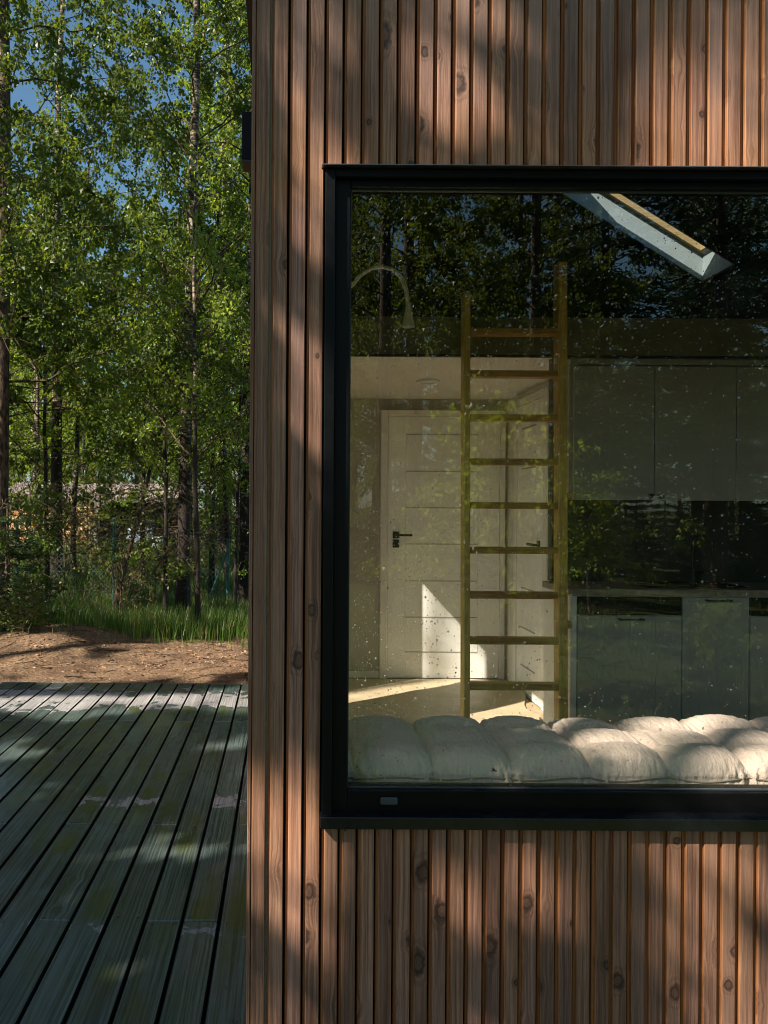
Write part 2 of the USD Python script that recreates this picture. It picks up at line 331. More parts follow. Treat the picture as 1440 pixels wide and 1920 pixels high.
def box(x0, x1, y0, y1, z0, z1, bevel=0.0):
    m = trimesh.creation.box([x1 - x0, y1 - y0, z1 - z0])
    if bevel:
        b = min(bevel, 0.45 * min(x1 - x0, y1 - y0, z1 - z0))
        hx, hy, hz = (x1 - x0) / 2, (y1 - y0) / 2, (z1 - z0) / 2
        pts = []
        for sx in (-1, 1):
            for sy in (-1, 1):
                for sz in (-1, 1):
                    pts += [(sx * hx, sy * (hy - b), sz * (hz - b)), (sx * (hx - b), sy * hy, sz * (hz - b)), (sx * (hx - b), sy * (hy - b), sz * hz)]
        m = trimesh.convex.convex_hull(np.array(pts))
    m.apply_translation([(x0 + x1) / 2, (y0 + y1) / 2, (z0 + z1) / 2])
    return m
def join(ms): return trimesh.util.concatenate(ms)
def extrude_xz(poly, y0, y1):
    """A polygon in (x, z) extruded along y."""
    from shapely.geometry import Polygon
    m = trimesh.creation.extrude_polygon(Polygon(poly) if not hasattr(poly, 'geom_type') else poly, y1 - y0, engine='earcut')
    v = m.vertices.copy(); m.vertices = np.stack([v[:, 0], y1 - v[:, 2], v[:, 1]], 1)
    return m
def extrude_yz(poly, x0, x1):
    from shapely.geometry import Polygon
    m = trimesh.creation.extrude_polygon(Polygon(poly) if not hasattr(poly, 'geom_type') else poly, x1 - x0, engine='earcut')
    v = m.vertices.copy(); m.vertices = np.stack([x0 + v[:, 2], v[:, 0], v[:, 1]], 1)
    return m
def tube(pts, rad, sides=6, cap=True):
    p = np.asarray(pts, float); r = np.broadcast_to(np.asarray(rad, float), (len(p),))
    t = np.gradient(p, axis=0); t /= np.linalg.norm(t, axis=1, keepdims=True) + 1e-12
    ref = np.array([0, 0, 1.0]) if abs(t[:, 2]).mean() < 0.8 else np.array([1.0, 0, 0])
    a = np.cross(t, ref); a /= np.linalg.norm(a, axis=1, keepdims=True) + 1e-12
    b = np.cross(t, a); ang = np.arange(sides) * 2 * np.pi / sides
    v = p[:, None] + r[:, None, None] * (np.cos(ang)[None, :, None] * a[:, None] + np.sin(ang)[None, :, None] * b[:, None])
    n = len(p)
    i, j = np.meshgrid(np.arange(n - 1), np.arange(sides), indexing='ij')
    q = np.stack([i * sides + j, i * sides + (j + 1) % sides, (i + 1) * sides + (j + 1) % sides, (i + 1) * sides + j], -1).reshape(-1, 4)
    f = np.vstack([q[:, [0, 1, 2]], q[:, [0, 2, 3]]]); v = v.reshape(-1, 3)
    if cap:
        v = np.vstack([v, p[0], p[-1]])
        k = np.arange(sides); f = np.vstack([f, np.stack([(k + 1) % sides, k, np.full(sides, n * sides)], 1), np.stack([(n - 1) * sides + k, (n - 1) * sides + (k + 1) % sides, np.full(sides, n * sides + 1)], 1)])
    return trimesh.Trimesh(v, f, process=False)
def grid_mesh(V):
    """Rows x columns x 3 points as a sheet."""
    a, b = V.shape[:2]
    i, j = np.meshgrid(np.arange(a - 1), np.arange(b - 1), indexing='ij')
    q = np.stack([i * b + j, i * b + j + 1, (i + 1) * b + j + 1, (i + 1) * b + j], -1).reshape(-1, 4)
    return trimesh.Trimesh(V.reshape(-1, 3), np.vstack([q[:, [0, 1, 2]], q[:, [0, 2, 3]]]), process=False)
# ------------------------------------------------------------------ ground
WL, WR = -0.0905, 3.10            # outer faces of the cabin's side walls
RX = 1.505
def roof_z(x): return 3.954 - 0.615 * abs(x - RX)
def sstep(v, a, b): t = np.clip((v - a) / (b - a), 0, 1); return t * t * (3 - 2 * t)
def ground_z(x, y):
    x, y = np.asarray(x, float), np.asarray(y, float)
    p = np.stack([x, y, np.zeros_like(x)], -1)
    h = -0.13 + 0.42 * sstep(y, 9, 22) + 0.9 * sstep(y, 22, 70)
    sand = sstep(y, 3.9, 4.6) * (1 - sstep(y, 6.4, 8.0))
    h = h + sand * (0.06 + 0.16 * (meshkit.fbm(p * [0.9, 1.1, 1], 4, 3) - 0.45) + 0.05 * (meshkit.fbm(p * [5, 9, 1], 3, 9) - 0.5))
    h = h + 0.16 * np.exp(-((x + 2.55) / 1.0) ** 2 - ((y - 6.3) / 0.8) ** 2) + 0.03 * (meshkit.fbm(p * 2.2, 3, 5) - 0.5)
    front = 1 - sstep(y, -1.5, 0.5)
    h = h + front * (-0.10 + 0.25 * (meshkit.fbm(p * 0.35, 3, 17) - 0.5)) + 0.5 * sstep(-y, 10, 40)
    under = sstep(x, -2.6, -2.2) * (1 - sstep(x, 3.2, 3.6)) * sstep(y, -2.9, -2.5) * (1 - sstep(y, 4.0, 4.15))
    under = np.maximum(under, sstep(x, -0.3, -0.15) * (1 - sstep(x, 3.2, 3.6)) * sstep(y, -0.4, -0.1) * (1 - sstep(y, 5.6, 6.0)))
    return h * (1 - under) - 0.35 * under
def axis_lines(lo, hi, d, far):
    a = np.arange(lo, hi + 1e-6, d)
    k = np.cumsum(d * 1.16 ** np.arange(1, 60)); k = k[k < far]
    return np.concatenate([lo - k[::-1], a, hi + k])
gx, gy = axis_lines(-5.0, 1.2, 0.055, 900), axis_lines(3.6, 9.5, 0.05, 900)
gxx, gyy = np.meshgrid(gx, gy, indexing='ij')
obj('ground', grid_mesh(np.stack([gxx, gyy, ground_z(gxx, gyy)], -1)), 'ground', smooth=True, kind='structure', label='sandy forest floor with litter, soil and roots')

# ------------------------------------------------------------------ deck
R = np.random.default_rng(7)
deck = UsdGeom.Xform.Define(stage, '/World/deck').GetPrim(); data(deck, 'wet timber deck of long grooved boards beside the cabin', None, None, 'structure')
SCREWS = []
JOIST = [-2.3, -1.75, -0.9, -0.2, 0.688, 1.47, 2.28, 3.09, 3.61, 4.12]
PITCH = 0.1245
SEAMS = [[-0.9, 0.688, 3.09], [1.47, 3.61], [-0.2, 0.688], [-0.9, 3.09], [1.47, 3.61], [0.688, 3.09]]
for i in range(17):
    x1 = -0.0935 - i * PITCH; x0 = x1 - PITCH + 0.0065
    cuts = [-2.5] + sorted(SEAMS[(i * 5 + 1) % 6]) + [4.18]
    for a, b in zip(cuts[:-1], cuts[1:]):
        m = box(x0, x1, a + 0.0012, b - 0.0012, -0.028, 0.0, 0.004)
        # a fine grid along the top lets the board cup and dip a little
        v = m.vertices.copy(); t = R.uniform(-0.0018, 0.0018); v[:, 2] += t + (v[:, 0] - x0) / (x1 - x0) * R.uniform(-0.002, 0.002)
        m.vertices = v
        u = (v[:, 0] - x0) / (x1 - x0)
        obj('plank', m, 'deck', deck, rnd=np.stack([np.full(len(v), R.random()), u, np.zeros(len(v))], 1))
obj('ground_cloth', box(-2.2, -0.12, -2.45, 4.17, -0.215, -0.205), 'membrane', deck)
for i in range(17):
    for y in JOIST[4:]:
        for u in (0.2, 0.8):
            c = trimesh.creation.cylinder(0.0042, 0.002, sections=8); c.apply_translation([-0.0935 - i * PITCH - (PITCH - .0065) * u, y + R.normal(0, .004) + (0.018 if i % 2 else -0.018), 0.0018]); SCREWS.append(c)
obj('screws', join(SCREWS), 'rusty', deck, kind='stuff')
for y in JOIST:
    obj('joist', box(-2.2, -0.11, y - 0.025, y + 0.025, -0.20, -0.0305), 'membrane', deck)
obj('edge_board', box(-2.212, -0.10, 4.184, 4.206, -0.20, -0.006), 'grey_post', deck)
obj('edge_board', box(-2.24, -2.216, -2.5, 4.206, -0.20, -0.006), 'grey_post', deck)

# ------------------------------------------------------------------ the cabin
from shapely.geometry import Polygon, box as sbox
cabin = thing('cabin', 'timber cabin clad in narrow brown vertical battens with a big black window', 'cabin')
WX0, WX1, WZ0, WZ1 = 0.0925, 2.46, 0.604, 2.228
outline = Polygon([(WL + 0.012, -0.4), (WR, -0.4), (WR, roof_z(WR)), (RX, roof_z(RX)), (WL + 0.012, roof_z(WL + 0.012))])
hole = sbox(WX0 + 0.01, WZ0 + 0.02, WX1 - 0.01, WZ1 - 0.006)
fw = obj('front_wall', extrude_xz(outline.difference(hole), 0.0255, 0.10), 'membrane', cabin, label='black wind barrier behind the battens')
obj('front_lining', extrude_xz(Polygon([(WL + 0.09, 0.05), (WR - 0.09, 0.05), (WR - 0.09, roof_z(WR - .09)), (RX, roof_z(RX)), (WL + 0.09, roof_z(WL + .09))]).difference(hole), 0.102, 0.115), 'white_wall', cabin)
def batten(xc, za, zb):
    """One board: a proud face with eased edges and a lower lip on its left."""
    prof = [(-0.0226, 0.0235), (-0.0226, 0.0125), (-0.0218, 0.0115), (-0.0166, 0.0115), (-0.0166, 0.0016), (-0.0150, 0.0), (0.0149, 0.0), (0.0165, 0.0016), (0.0165, 0.0235)]
    m = trimesh.creation.extrude_polygon(Polygon(prof), zb - za, engine='earcut')
    v = m.vertices.copy(); dx = R.normal(0, 0.0005)
    m.vertices = np.stack([v[:, 0] + xc + dx, v[:, 1] + R.normal(0, 0.0007), v[:, 2] + za], 1)
    return m
for k in range(71):
    xc = -0.0622 + 0.0447 * k
    top = roof_z(xc) - 0.01
    if xc - 0.0165 < WX0 - 0.004 or xc > WX1 + 0.02: spans = [(-0.33, top)]
    else: spans = [(2.233 + R.normal(0, 0.0008), top), (-0.33, 0.6035)]
    for a, b in spans:
        obj('batten', batten(xc, a, b), 'cladding', fw, rnd=(R.random(), 0, 0))
obj('corner_trim', box(WL, -0.0822, -0.001, 0.024, -0.33, 2.94, 0.0012), 'cladding', fw, rnd=(0.37, 0, 0))

# window: outer casing, sash, pane, sill, drip flashing
cas = join([box(WX0, WX0 + 0.0245, -0.010, 0.06, WZ0 + 0.032, WZ1 - 0.004, 0.0015), box(WX1 - 0.0245, WX1, -0.010, 0.06, WZ0 + 0.032, WZ1 - 0.004, 0.0015),
            box(WX0 + 0.0247, WX1 - 0.0247, -0.008, 0.06, WZ1 - 0.022, WZ1 - 0.004, 0.0015)])
win = obj('window', cas, 'black_frame', cabin, label='large black framed picture window')
obj('sash', join([box(WX0 + 0.0247, WX0 + 0.0640, 0.012, 0.075, 0.636, WZ1 - 0.0225, 0.002), box(WX1 - 0.0640, WX1 - 0.0247, 0.012, 0.075, 0.636, WZ1 - 0.0225, 0.002),
                  box(WX0 + 0.0642, WX1 - 0.0642, 0.012, 0.050, 2.190, WZ1 - 0.0225, 0.002), box(WX0 + 0.0642, WX1 - 0.0642, 0.012, 0.075, 0.636, 0.6885, 0.002)]), 'black_frame', win)
gx0, gx1, gz0, gz1 = WX0 + 0.064, WX1 - 0.064, 0.6885, 2.190
obj('gasket', join([box(gx0, gx0 + 0.004, 0.030, 0.0365, gz0, gz1), box(gx1 - 0.004, gx1, 0.030, 0.0365, gz0, gz1), box(gx0 + .004, gx1 - .004, 0.030, 0.0365, gz0, gz0 + 0.003), box(gx0 + .004, gx1 - .004, 0.030, 0.0365, gz1 - 0.004, gz1)]), 'grey_plastic', win)
obj('pane', box(gx0 - 0.003, gx1 + 0.003, 0.0368, 0.0408, gz0 - 0.003, gz1 + 0.003), 'window_glass', win)
sill = extrude_yz([(-0.0265, 0.6085), (-0.0265, 0.6350), (-0.0250, 0.6368), (-0.006, 0.6385), (0.011, 0.6400), (0.011, 0.6085)], WX0 - 0.004, WX1 + 0.004)
obj('window_sill', sill, 'sill_black', win)
obj('drip_flashing', extrude_yz([(-0.028, 2.2260), (-0.028, 2.2278), (0.022, 2.2315), (0.022, 2.2296)], WX0 - 0.010, WX1 + 0.01), 'flashing', win)
c_ = P(729, 1501, 1.91)
obj('drain_cover', box(c_[0] - 0.0215, c_[0] + 0.0215, 0.003, 0.0125, c_[2] - 0.009, c_[2] + 0.009, 0.003), 'grey_plastic', win)

# side walls, roof, skylight
DOORS = [(1.37, 2.03), (2.73, 3.10)]
lw = sbox(0.025, -0.4, 5.5, roof_z(WL))
for a, b in DOORS: lw = lw.difference(sbox(a, 0.14, b, 2.03))
obj('left_wall', extrude_yz(lw, -0.068, -0.012), 'white_wall', cabin)
sw = cabin.GetStage().GetPrimAtPath('/World/cabin/left_wall')
for i in range(44):
    a = 0.026 + i * 0.1245; b = min(a + 0.119, 5.5)
    segs = [(-0.33, 2.93)]
    for d0, d1 in DOORS:
        if b > d0 and a < d1: segs = [(-0.33, 0.135), (2.035, 2.93)]
    for s0, s1 in segs:
        obj('side_board', box(WL + 0.0006, -0.0705, a, b, s0, s1, 0.002), 'cladding', sw, rnd=(R.random(), 0, 0))
for a, b in DOORS:
    gd = obj('glass_door', join([box(-0.075, -0.03, a, a + 0.012, 0.14, 2.03), box(-0.075, -0.03, b - 0.012, b, 0.14, 2.03), box(-0.075, -0.03, a + .012, b - .012, 2.018, 2.03), box(-0.075, -0.03, a + .012, b - .012, 0.14, 0.165)]), 'black_frame', cabin)
    obj('pane', box(-0.056, -0.052, a + 0.012, b - 0.012, 0.165, 2.018), 'clear_glass', gd)
obj('right_wall', extrude_yz(sbox(0.103, -0.4, 5.5, roof_z(WR)), 3.02, WR), 'dark_ceiling', cabin)
obj('rear_wall', extrude_xz(Polygon([(-0.01, -0.4), (3.018, -0.4), (3.018, roof_z(3.018) + .012), (RX, roof_z(RX) + .012), (-0.01, roof_z(-0.01) + .012)]), 5.3985, 5.5), 'dark_ceiling', cabin)
SX0, SX1, SY0, SY1 = 1.80, 3.00, 3.25, 3.65
def slope(xa, xb, ya, yb, za, zb): return extrude_xz([(xa, roof_z(xa) + za), (xb, roof_z(xb) + za), (xb, roof_z(xb) + zb), (xa, roof_z(xa) + zb)], ya, yb)
def roof_pieces(za, zb, xl, xr, y0, y1):
    return join([slope(xl, RX, y0, y1, za, zb), slope(RX, SX0, y0, y1, za, zb), slope(SX1, xr, y0, y1, za, zb), slope(SX0, SX1, y0, SY0, za, zb), slope(SX0, SX1, SY1, y1, za, zb)])
obj('ceiling', roof_pieces(-0.0, 0.018, -0.012, 3.02, 0.103, 5.398), 'dark_ceiling', cabin, label='dark stained sloping ceiling')
rf = obj('roof', roof_pieces(0.02, 0.24, -0.128, 3.138, -0.012, 5.6), 'roof_metal', cabin)
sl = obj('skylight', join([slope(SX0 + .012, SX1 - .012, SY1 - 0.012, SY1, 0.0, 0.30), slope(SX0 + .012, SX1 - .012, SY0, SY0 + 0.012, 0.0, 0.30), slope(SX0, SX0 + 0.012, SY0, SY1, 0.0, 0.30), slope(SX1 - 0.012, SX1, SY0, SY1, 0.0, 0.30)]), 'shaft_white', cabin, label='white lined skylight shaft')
a0, a1, b0, b1 = SX0 + .0125, SX1 - .0125, SY0 + .0125, SY1 - .0125
obj('skylight_frame', join([slope(a0, a1, b1 - 0.035, b1, 0.185, 0.225), slope(a0, a1, b0, b0 + 0.035, 0.185, 0.225), slope(a0, a0 + 0.035, b0 + .0355, b1 - .0355, 0.185, 0.225), slope(a1 - 0.035, a1, b0 + .0355, b1 - .0355, 0.185, 0.225),
                            slope(a0 + .02, a1 - .02, b1 - 0.018, b1 - .002, 0.227, 0.285)]), 'skylight_wood', sl)
obj('pane', slope(a0, a1, b0, b1, 0.30, 0.306), 'clear_glass', sl)
obj('eave_gutter', extrude_xz([(-0.132, 2.93), (-0.092, 2.93), (-0.092, 2.949), (-0.132, 2.949)], 0.0, 5.6), 'roof_metal', rf)

# floors, partitions, loft
FLZ = 0.13
fl = obj('interior_floor', box(-0.011, 3.019, 0.116, 5.39, 0.0, FLZ), 'floor_boards', cabin)
obj('hall_wall', box(-0.011, 1.72, 3.82, 3.88, FLZ, 2.204), 'grey_wall', cabin)
obj('side_partition', box(1.645, 1.715, 2.29, 3.819, FLZ, 2.204), 'white_wall', cabin)
obj('kitchen_wall', box(1.425, 3.019, 2.225, 2.285, FLZ, 2.204), 'backsplash', cabin)
obj('partition_post', box(*(P(1036, 900, 4.02)[0], P(1042, 900, 4.02)[0]), 2.118, 2.15, FLZ, 2.204), 'black_metal', cabin)
lf = obj('loft_floor', box(-0.011, 3.019, 1.923, 5.39, 2.205, 2.25), 'white_wall', cabin)
obj('loft_fascia', box(-0.011, 3.019, 1.90, 1.922, 2.154, 2.338), 'loft_front', cabin)
obj('fascia_strip', box(-0.011, 3.019, 1.903, 1.9225, 2.142, 2.1535), 'black_metal', cabin)
# hall door on the far wall and the one in the side partition
D0 = 5.70
def fz(py, D): return P(800, py, D)[2]
def fx(px, D, py=1000): return P(px, py, D)[0]
dl, dr, dt = fx(727, D0), fx(936, D0), fz(781, D0)
hd = obj('hall_door', box(dl, dr, 3.792, 3.818, FLZ + 0.008, dt, 0.002), 'white_door', cabin, label='white hall door with horizontal grooves')
obj('door_frame', join([box(fx(713, D0), dl - 0.002, 3.785, 3.8195, FLZ, dt + 0.045, 0.003), box(dr + 0.002, fx(946, D0), 3.785, 3.8195, FLZ, dt + 0.045, 0.003), box(dl - .0018, dr + .0018, 3.785, 3.8195, dt + 0.002, dt + 0.045, 0.003)]), 'white_trim', hd)
zg = [fz(p, D0) for p in (815, 884, 952, 1020, 1089, 1157, 1222)]
for z in zg:      # thin recess lines: a raised bead each side of a dark groove
    obj('groove', box(fx(760, D0), fx(895, D0), 3.7895, 3.7915, z - 0.0035, z + 0.0035), 'grey_wall', hd)
for px in (760, 895):
    obj('groove', box(fx(px, D0) - 0.0025, fx(px, D0) + 0.0025, 3.7897, 3.7915, zg[-1], zg[0] + .0), 'white_trim', hd)
hz = fz(1003, D0)
obj('handle', join([box(fx(736, D0), fx(748, D0), 3.780, 3.7915, hz - 0.025, hz + 0.025, 0.002), box(fx(742, D0), fx(771, D0), 3.745, 3.757, hz - 0.009, hz + 0.007, 0.003), box(fx(740, D0), fx(744, D0), 3.757, 3.78, hz - 0.008, hz + 0.006)]), 'black_metal', hd)
obj('lock_plate', box(fx(736, D0), fx(748, D0), 3.780, 3.7915, fz(1027, D0), fz(1012, D0), 0.002), 'black_metal', hd)
xs = 1.643
ya, yb = 2.93, 3.47
sd = obj('side_door', box(xs - 0.028, xs - 0.002, ya, yb, FLZ + 0.008, 2.10, 0.002), 'white_door', cabin, label='white door in the side partition, seen edge-on')
obj('door_frame', join([box(xs - 0.034, xs, yb + .002, yb + 0.07, FLZ, 2.15, 0.003), box(xs - 0.034, xs, ya - 0.07, ya - .002, FLZ, 2.15, 0.003), box(xs - 0.034, xs, ya - .0018, yb + .0018, 2.103, 2.15, 0.003)]), 'white_trim', sd)
for z in zg:
    obj('groove', box(xs - 0.0305, xs - 0.0285, ya + 0.14, yb - 0.10, z - 0.0045, z + 0.0045), 'grey_wall', sd)
obj('handle', join([box(xs - 0.04, xs - 0.0285, ya + 0.05, ya + 0.09, 1.14, 1.19, 0.002), box(xs - 0.075, xs - 0.06, ya + 0.05, ya + 0.19, 1.155, 1.172, 0.003), box(xs - .06, xs - .04, ya + .062, ya + .076, 1.156, 1.171)]), 'black_metal', sd)
obj('threshold', box(0.0, 1.64, 3.80, 3.8195, FLZ, FLZ + 0.004), 'black_metal', cabin)
obj('skirting', box(-0.01, fx(712, D0), 3.806, 3.8195, FLZ, FLZ + 0.05, 0.003), 'white_trim', cabin)

# loose vinyl sheet on the floor, its right edge rising in ripples
u = np.linspace(0.0, 1.0, 70); vv = np.linspace(0.62, 3.76, 90)
U, V = np.meshgrid(u, vv, indexing='ij')
edge = 1.53 - 0.05 * np.sin(V * 5.1 + 1.0) - 0.03 * np.sin(V * 11.0)
X = 0.0 + U * edge
Z = FLZ + 0.003 + 0.03 * sstep(U, 0.78, 1.0) * (0.6 + 0.6 * np.sin(V * 7.3 + 2 * U)) + 0.010 * (meshkit.fbm(np.stack([X * 2.5 + V, V * 6.0, 0 * X], -1), 3, 4)) * sstep(U, 0.3, 0.6)
Z += 0.006 * np.maximum(0, np.sin(V * 14 + X * 5) - 0.6) * sstep(X, 0.6, 1.0)
sheet = grid_mesh(np.stack([X, V, Z], -1)); back = sheet.copy(); back.vertices[:, 2] -= 0.002; back.invert()
obj('floor_sheet', join([sheet, back]), 'vinyl', smooth=True, label='loose beige vinyl sheet rippling on the floor before the hall door', cat='floor covering')

# window bench and tufted cushion
bench = thing('window_bench', 'pale boxed bench under the window, carrying the tufted cushion', 'bench')
obj('seat_board', box(0.02, 3.0, 0.118, 0.60, 0.59, 0.612, 0.004), 'white_trim', bench)
obj('front_panel', box(0.02, 3.0, 0.575, 0.593, FLZ + 0.004, 0.588), 'white_trim', bench)
def cushion():
    nx, na = 420, 96
    x = np.linspace(0.135, 2.42, nx); th = np.linspace(0, 2 * np.pi, na, endpoint=False)
    yc, zc, a, b = 0.345, 0.668, 0.205, 0.056
    Xg, T = np.meshgrid(x, th, indexing='ij')
    cy, sy_ = np.cos(T), np.sin(T)
    end = np.clip(np.minimum(Xg - 0.135, 2.42 - Xg) / 0.05, 0, 1) ** 0.5
    y0 = np.sign(cy) * np.abs(cy) ** 0.42; z0 = np.sign(sy_) * np.abs(sy_) ** 0.62
    Y = yc + a * y0 * (0.86 + 0.14 * end); Z = zc + b * z0 * (0.5 + 0.5 * end)
    per = 0.2115; ph = 0.39
    jit = 0.018 * (meshkit.noise(np.stack([Xg * 1.7, T * 0 + 1, T * 0], -1), 5) - 0.5)
    Lx = np.abs(np.sin(np.pi * (Xg + jit - ph) / per)) ** 0.34
    pv = 0.142
    Ly = np.abs(np.sin(np.pi * (Y - 0.12) / pv)) ** 0.38
    top = sstep(np.maximum(z0, 0), 0.25, 0.8)
    fr = sstep(-y0, 0.45, 0.95) * sstep(z0, -0.9, -0.2)
    sag = meshkit.fbm(np.stack([Xg * 3.1, Y * 4.0, 0 * Xg], -1), 2, 31) - 0.5
    Z += top * (0.044 * (Lx * (0.2 + 0.8 * Ly)) - 0.014 + 0.016 * sag)
    Y += -fr * 0.026 * (Lx - 0.55)
    Z += fr * (1 - top) * 0.0 
    # puckers that fan from each stitch line
    dxs = (Xg + jit - ph + per / 2) % per - per / 2
    puck = np.exp(-(dxs / 0.05) ** 2) * (np.sin(np.abs(dxs) * 300 + T * 4) + np.sin(np.abs(dxs) * 170 - T * 7 + Xg * 9))
    Y += fr * 0.0042 * puck; Z += top * 0.0026 * puck
    seam = np.exp(-((Z - 0.676) / 0.006) ** 2) * fr
    Y += 0.005 * seam
    n = meshkit.fbm(np.stack([Xg * 14, Y * 14, Z * 14], -1), 3, 2) - 0.5
    Z += 0.006 * n * top; Y += 0.005 * n * fr
    Vv = np.stack([Xg, Y, Z], -1)
    Vv = np.concatenate([Vv, Vv[:, :1]], 1)
    m = grid_mesh(Vv)
    m.merge_vertices(); m.fix_normals()
    return m, x
cm, cx = cushion()
cu = obj('bench_cushion', cm, 'linen', smooth=True, label='grey beige linen cushion tufted in plump squares on the bench', cat='cushion')
def lump_front(x):
    L = np.abs(np.sin(np.pi * (x - 0.39) / 0.2115)) ** 0.34
    return 0.345 - 0.205 - 0.026 * (L - 0.55) - 0.001
xs_ = np.linspace(0.15, 2.40, 420)
obj('piping', tube(np.stack([xs_, lump_front(xs_) + 0.003, 0.676 + 0.004 * np.sin(xs_ * 27)], 1), 0.0026, 5), 'seam', cu, smooth=True)
fly = trimesh.util.concatenate([trimesh.creation.icosphere(1, 0.0026), trimesh.creation.icosphere(1, 0.0019)])
v = fly.vertices.copy(); half = len(v) // 2; fb = trimesh.creation.icosphere(2, 1.0); fb.apply_scale([0.0055, 0.003, 0.003]); fh = trimesh.creation.icosphere(2, 0.0024); fh.apply_translation([0.0068, 0, 0.0004])
w1 = box(-0.008, 0.001, -0.0045, -0.0040, 0.0012, 0.0046); w2 = box(-0.008, 0.001, 0.0034, 0.0039, 0.0012, 0.0046)
legs = join([tube([(k, 0, 0), (k + 0.001, s * 0.004, -0.001), (k + 0.0015, s * 0.006, -0.0035)], 0.0003, 4) for k in (-0.002, 0.001, 0.004) for s in (-1, 1)])
flm = join([fb, fh, w1, w2, legs]); flm.apply_transform(trimesh.transformations.rotation_matrix(math.radians(90), [1, 0, 0])); flm.apply_transform(trimesh.transformations.rotation_matrix(math.radians(25), [0, 1, 0]))
flm.apply_translation(P(925, 1443, 1.930) - [0, 0.001, 0])
obj('fly', flm, 'black_metal', label='small dark fly resting on the lower glass before the cushion', cat='insect')

# ladder to the loft
DL = 3.70
lad = thing('loft_ladder', 'slim golden wooden ladder leaning up to the loft edge', 'ladder')
ly = DL + EYE[1]
for (pa, pb, pt, w) in ((868, 880, 545, 0), (1045, 1062, 487, 0)):
    xa, xb = fx(pa, DL), fx(pb, DL)
    m = box(xa, xb, ly, ly + 0.075, FLZ + 0.003, P(800, pt, DL)[2], 0.004)
    v = m.vertices.copy(); v[:, 1] += (v[:, 2] - 2.2) * 0.022; m.vertices = v
    obj('rail', m, 'ladder_wood', lad)
for py in (620, 700, 783, 866, 948, 1032, 1116, 1201, 1286, 1372):
    z = P(960, py, DL)[2]
    obj('rung', box(fx(880, DL) + 0.0005, fx(1045, DL) - 0.0005, ly + 0.006 + (z - 2.2) * .022, ly + 0.066 + (z - 2.2) * .022, z - 0.016, z + 0.016, 0.004), 'rung_wood', lad)
for py in (928, 1172):
    z = P(960, py, DL)[2]; obj('bracket', box(fx(1062, DL) + .001, fx(1076, DL), ly + 0.01, ly + 0.05, z - 0.018, z + 0.018, 0.004), 'rung_wood', lad)

# kitchen
DK, DU = 3.72, 3.86
kit = thing('kitchen_base_unit', 'sage grey kitchen base cabinets under the worktop', 'kitchen unit')
yk = DK + EYE[1]
obj('carcass', box(fx(1084, DK), 3.01, yk + 0.02, 2.22, 0.24, 0.985), 'white_trim', kit)
obj('end_panel', box(fx(1072, DK), fx(1083, DK), yk + 0.004, 2.215, FLZ + .003, 0.985, 0.002), 'white_trim', kit)
obj('worktop', box(fx(1069, DK), 3.012, yk - 0.012, 2.222, fz(1115, DK), fz(1102, DK), 0.003), 'worktop', kit)
zt, zb = fz(1117, DK), fz(1355, DK)
def shaker(x0, x1, z0, z1, y, look, parent, name):
    d = obj(name, box(x0, x1, y + 0.004, y + 0.018, z0, z1), look, parent)
    w = 0.028
    obj('rail_frame', join([box(x0, x0 + w, y, y + 0.0038, z0, z1, .001), box(x1 - w, x1, y, y + 0.0038, z0, z1, .001), box(x0 + w, x1 - w, y, y + 0.0038, z0, z0 + w, .001), box(x0 + w, x1 - w, y, y + 0.0038, z1 - w, z1, .001)]), look, d)
    return d
def bar(px0, px1, py, D, parent):
    z = fz(py, D); y = D + EYE[1]; a, b = fx(px0, D), fx(px1, D)
    obj('handle', join([tube([(a, y - 0.028, z), (b, y - 0.028, z)], 0.0042, 8), tube([(a + .008, y + 0.0, z), (a + .008, y - 0.03, z)], 0.0052, 8), tube([(b - .008, y, z), (b - .008, y - 0.03, z)], 0.0052, 8)]), 'black_metal', parent)
d = shaker(fx(1281, DK), fx(1404, DK), zb, zt, yk, 'base_cabinet', kit, 'cabinet_door'); bar(1321, 1368, 1122, DK, d)
x0 = fx(1600, DK)
d = shaker(x0 + .01, x0 + 0.4, zb, zt, yk, 'base_cabinet', kit, 'cabinet_door'); bar(1640, 1690, 1122, DK, d)
obj('plinth', box(fx(1084, DK), 3.01, yk + 0.05, yk + 0.066, FLZ + .003, zb - 0.004), 'membrane', kit)
for i, (a, b) in enumerate(((1085, 1279), (1409, 1598))):
    dw = thing('dishwasher' if i == 0 else 'oven', ('built-in appliance with a black control strip, left of the sink cabinet', 'built-in appliance with a black top strip, right of the sink cabinet')[i], 'appliance')
    x0, x1 = fx(a, DK), fx(b, DK)
    obj('control_panel', box(x0, x1, yk - 0.002, yk + 0.018, fz(1151, DK), zt, 0.002), 'black_gloss', dw)
    n = 4
    f = obj('front_panel', box(x0, x1, yk + 0.003, yk + 0.018, zb - 0.08, fz(1153, DK)), 'base_cabinet', dw)
    for k in range(n):
        xa = x0 + (x1 - x0) * k / n; xb = x0 + (x1 - x0) * (k + 1) / n
        obj('board', box(xa + 0.0006, xb - 0.0006, yk, yk + 0.0028, zb - 0.08, fz(1153, DK), 0.0006), 'base_cabinet', f)
    bar(1158 if i == 0 else 1480, 1205 if i == 0 else 1527, 1158, DK, f)
upp = thing('kitchen_wall_unit', 'row of sage grey wall cabinets with round black knobs', 'kitchen unit')
yu = DU + EYE[1]
ux = [fx(p, DU) for p in (1074, 1226.5, 1380, 1533)] + [3.01]
uz0, uz1 = fz(935, DU), fz(682, DU)
obj('carcass', box(ux[0] - 0.014, 3.01, yu + 0.02, 2.222, uz0 + .002, uz1 + 0.0), 'cabinet', upp)
obj('cornice', box(ux[0] - 0.014, 3.01, yu + 0.012, 2.222, uz1 + 0.004, fz(669, DU), 0.002), 'cabinet', upp)
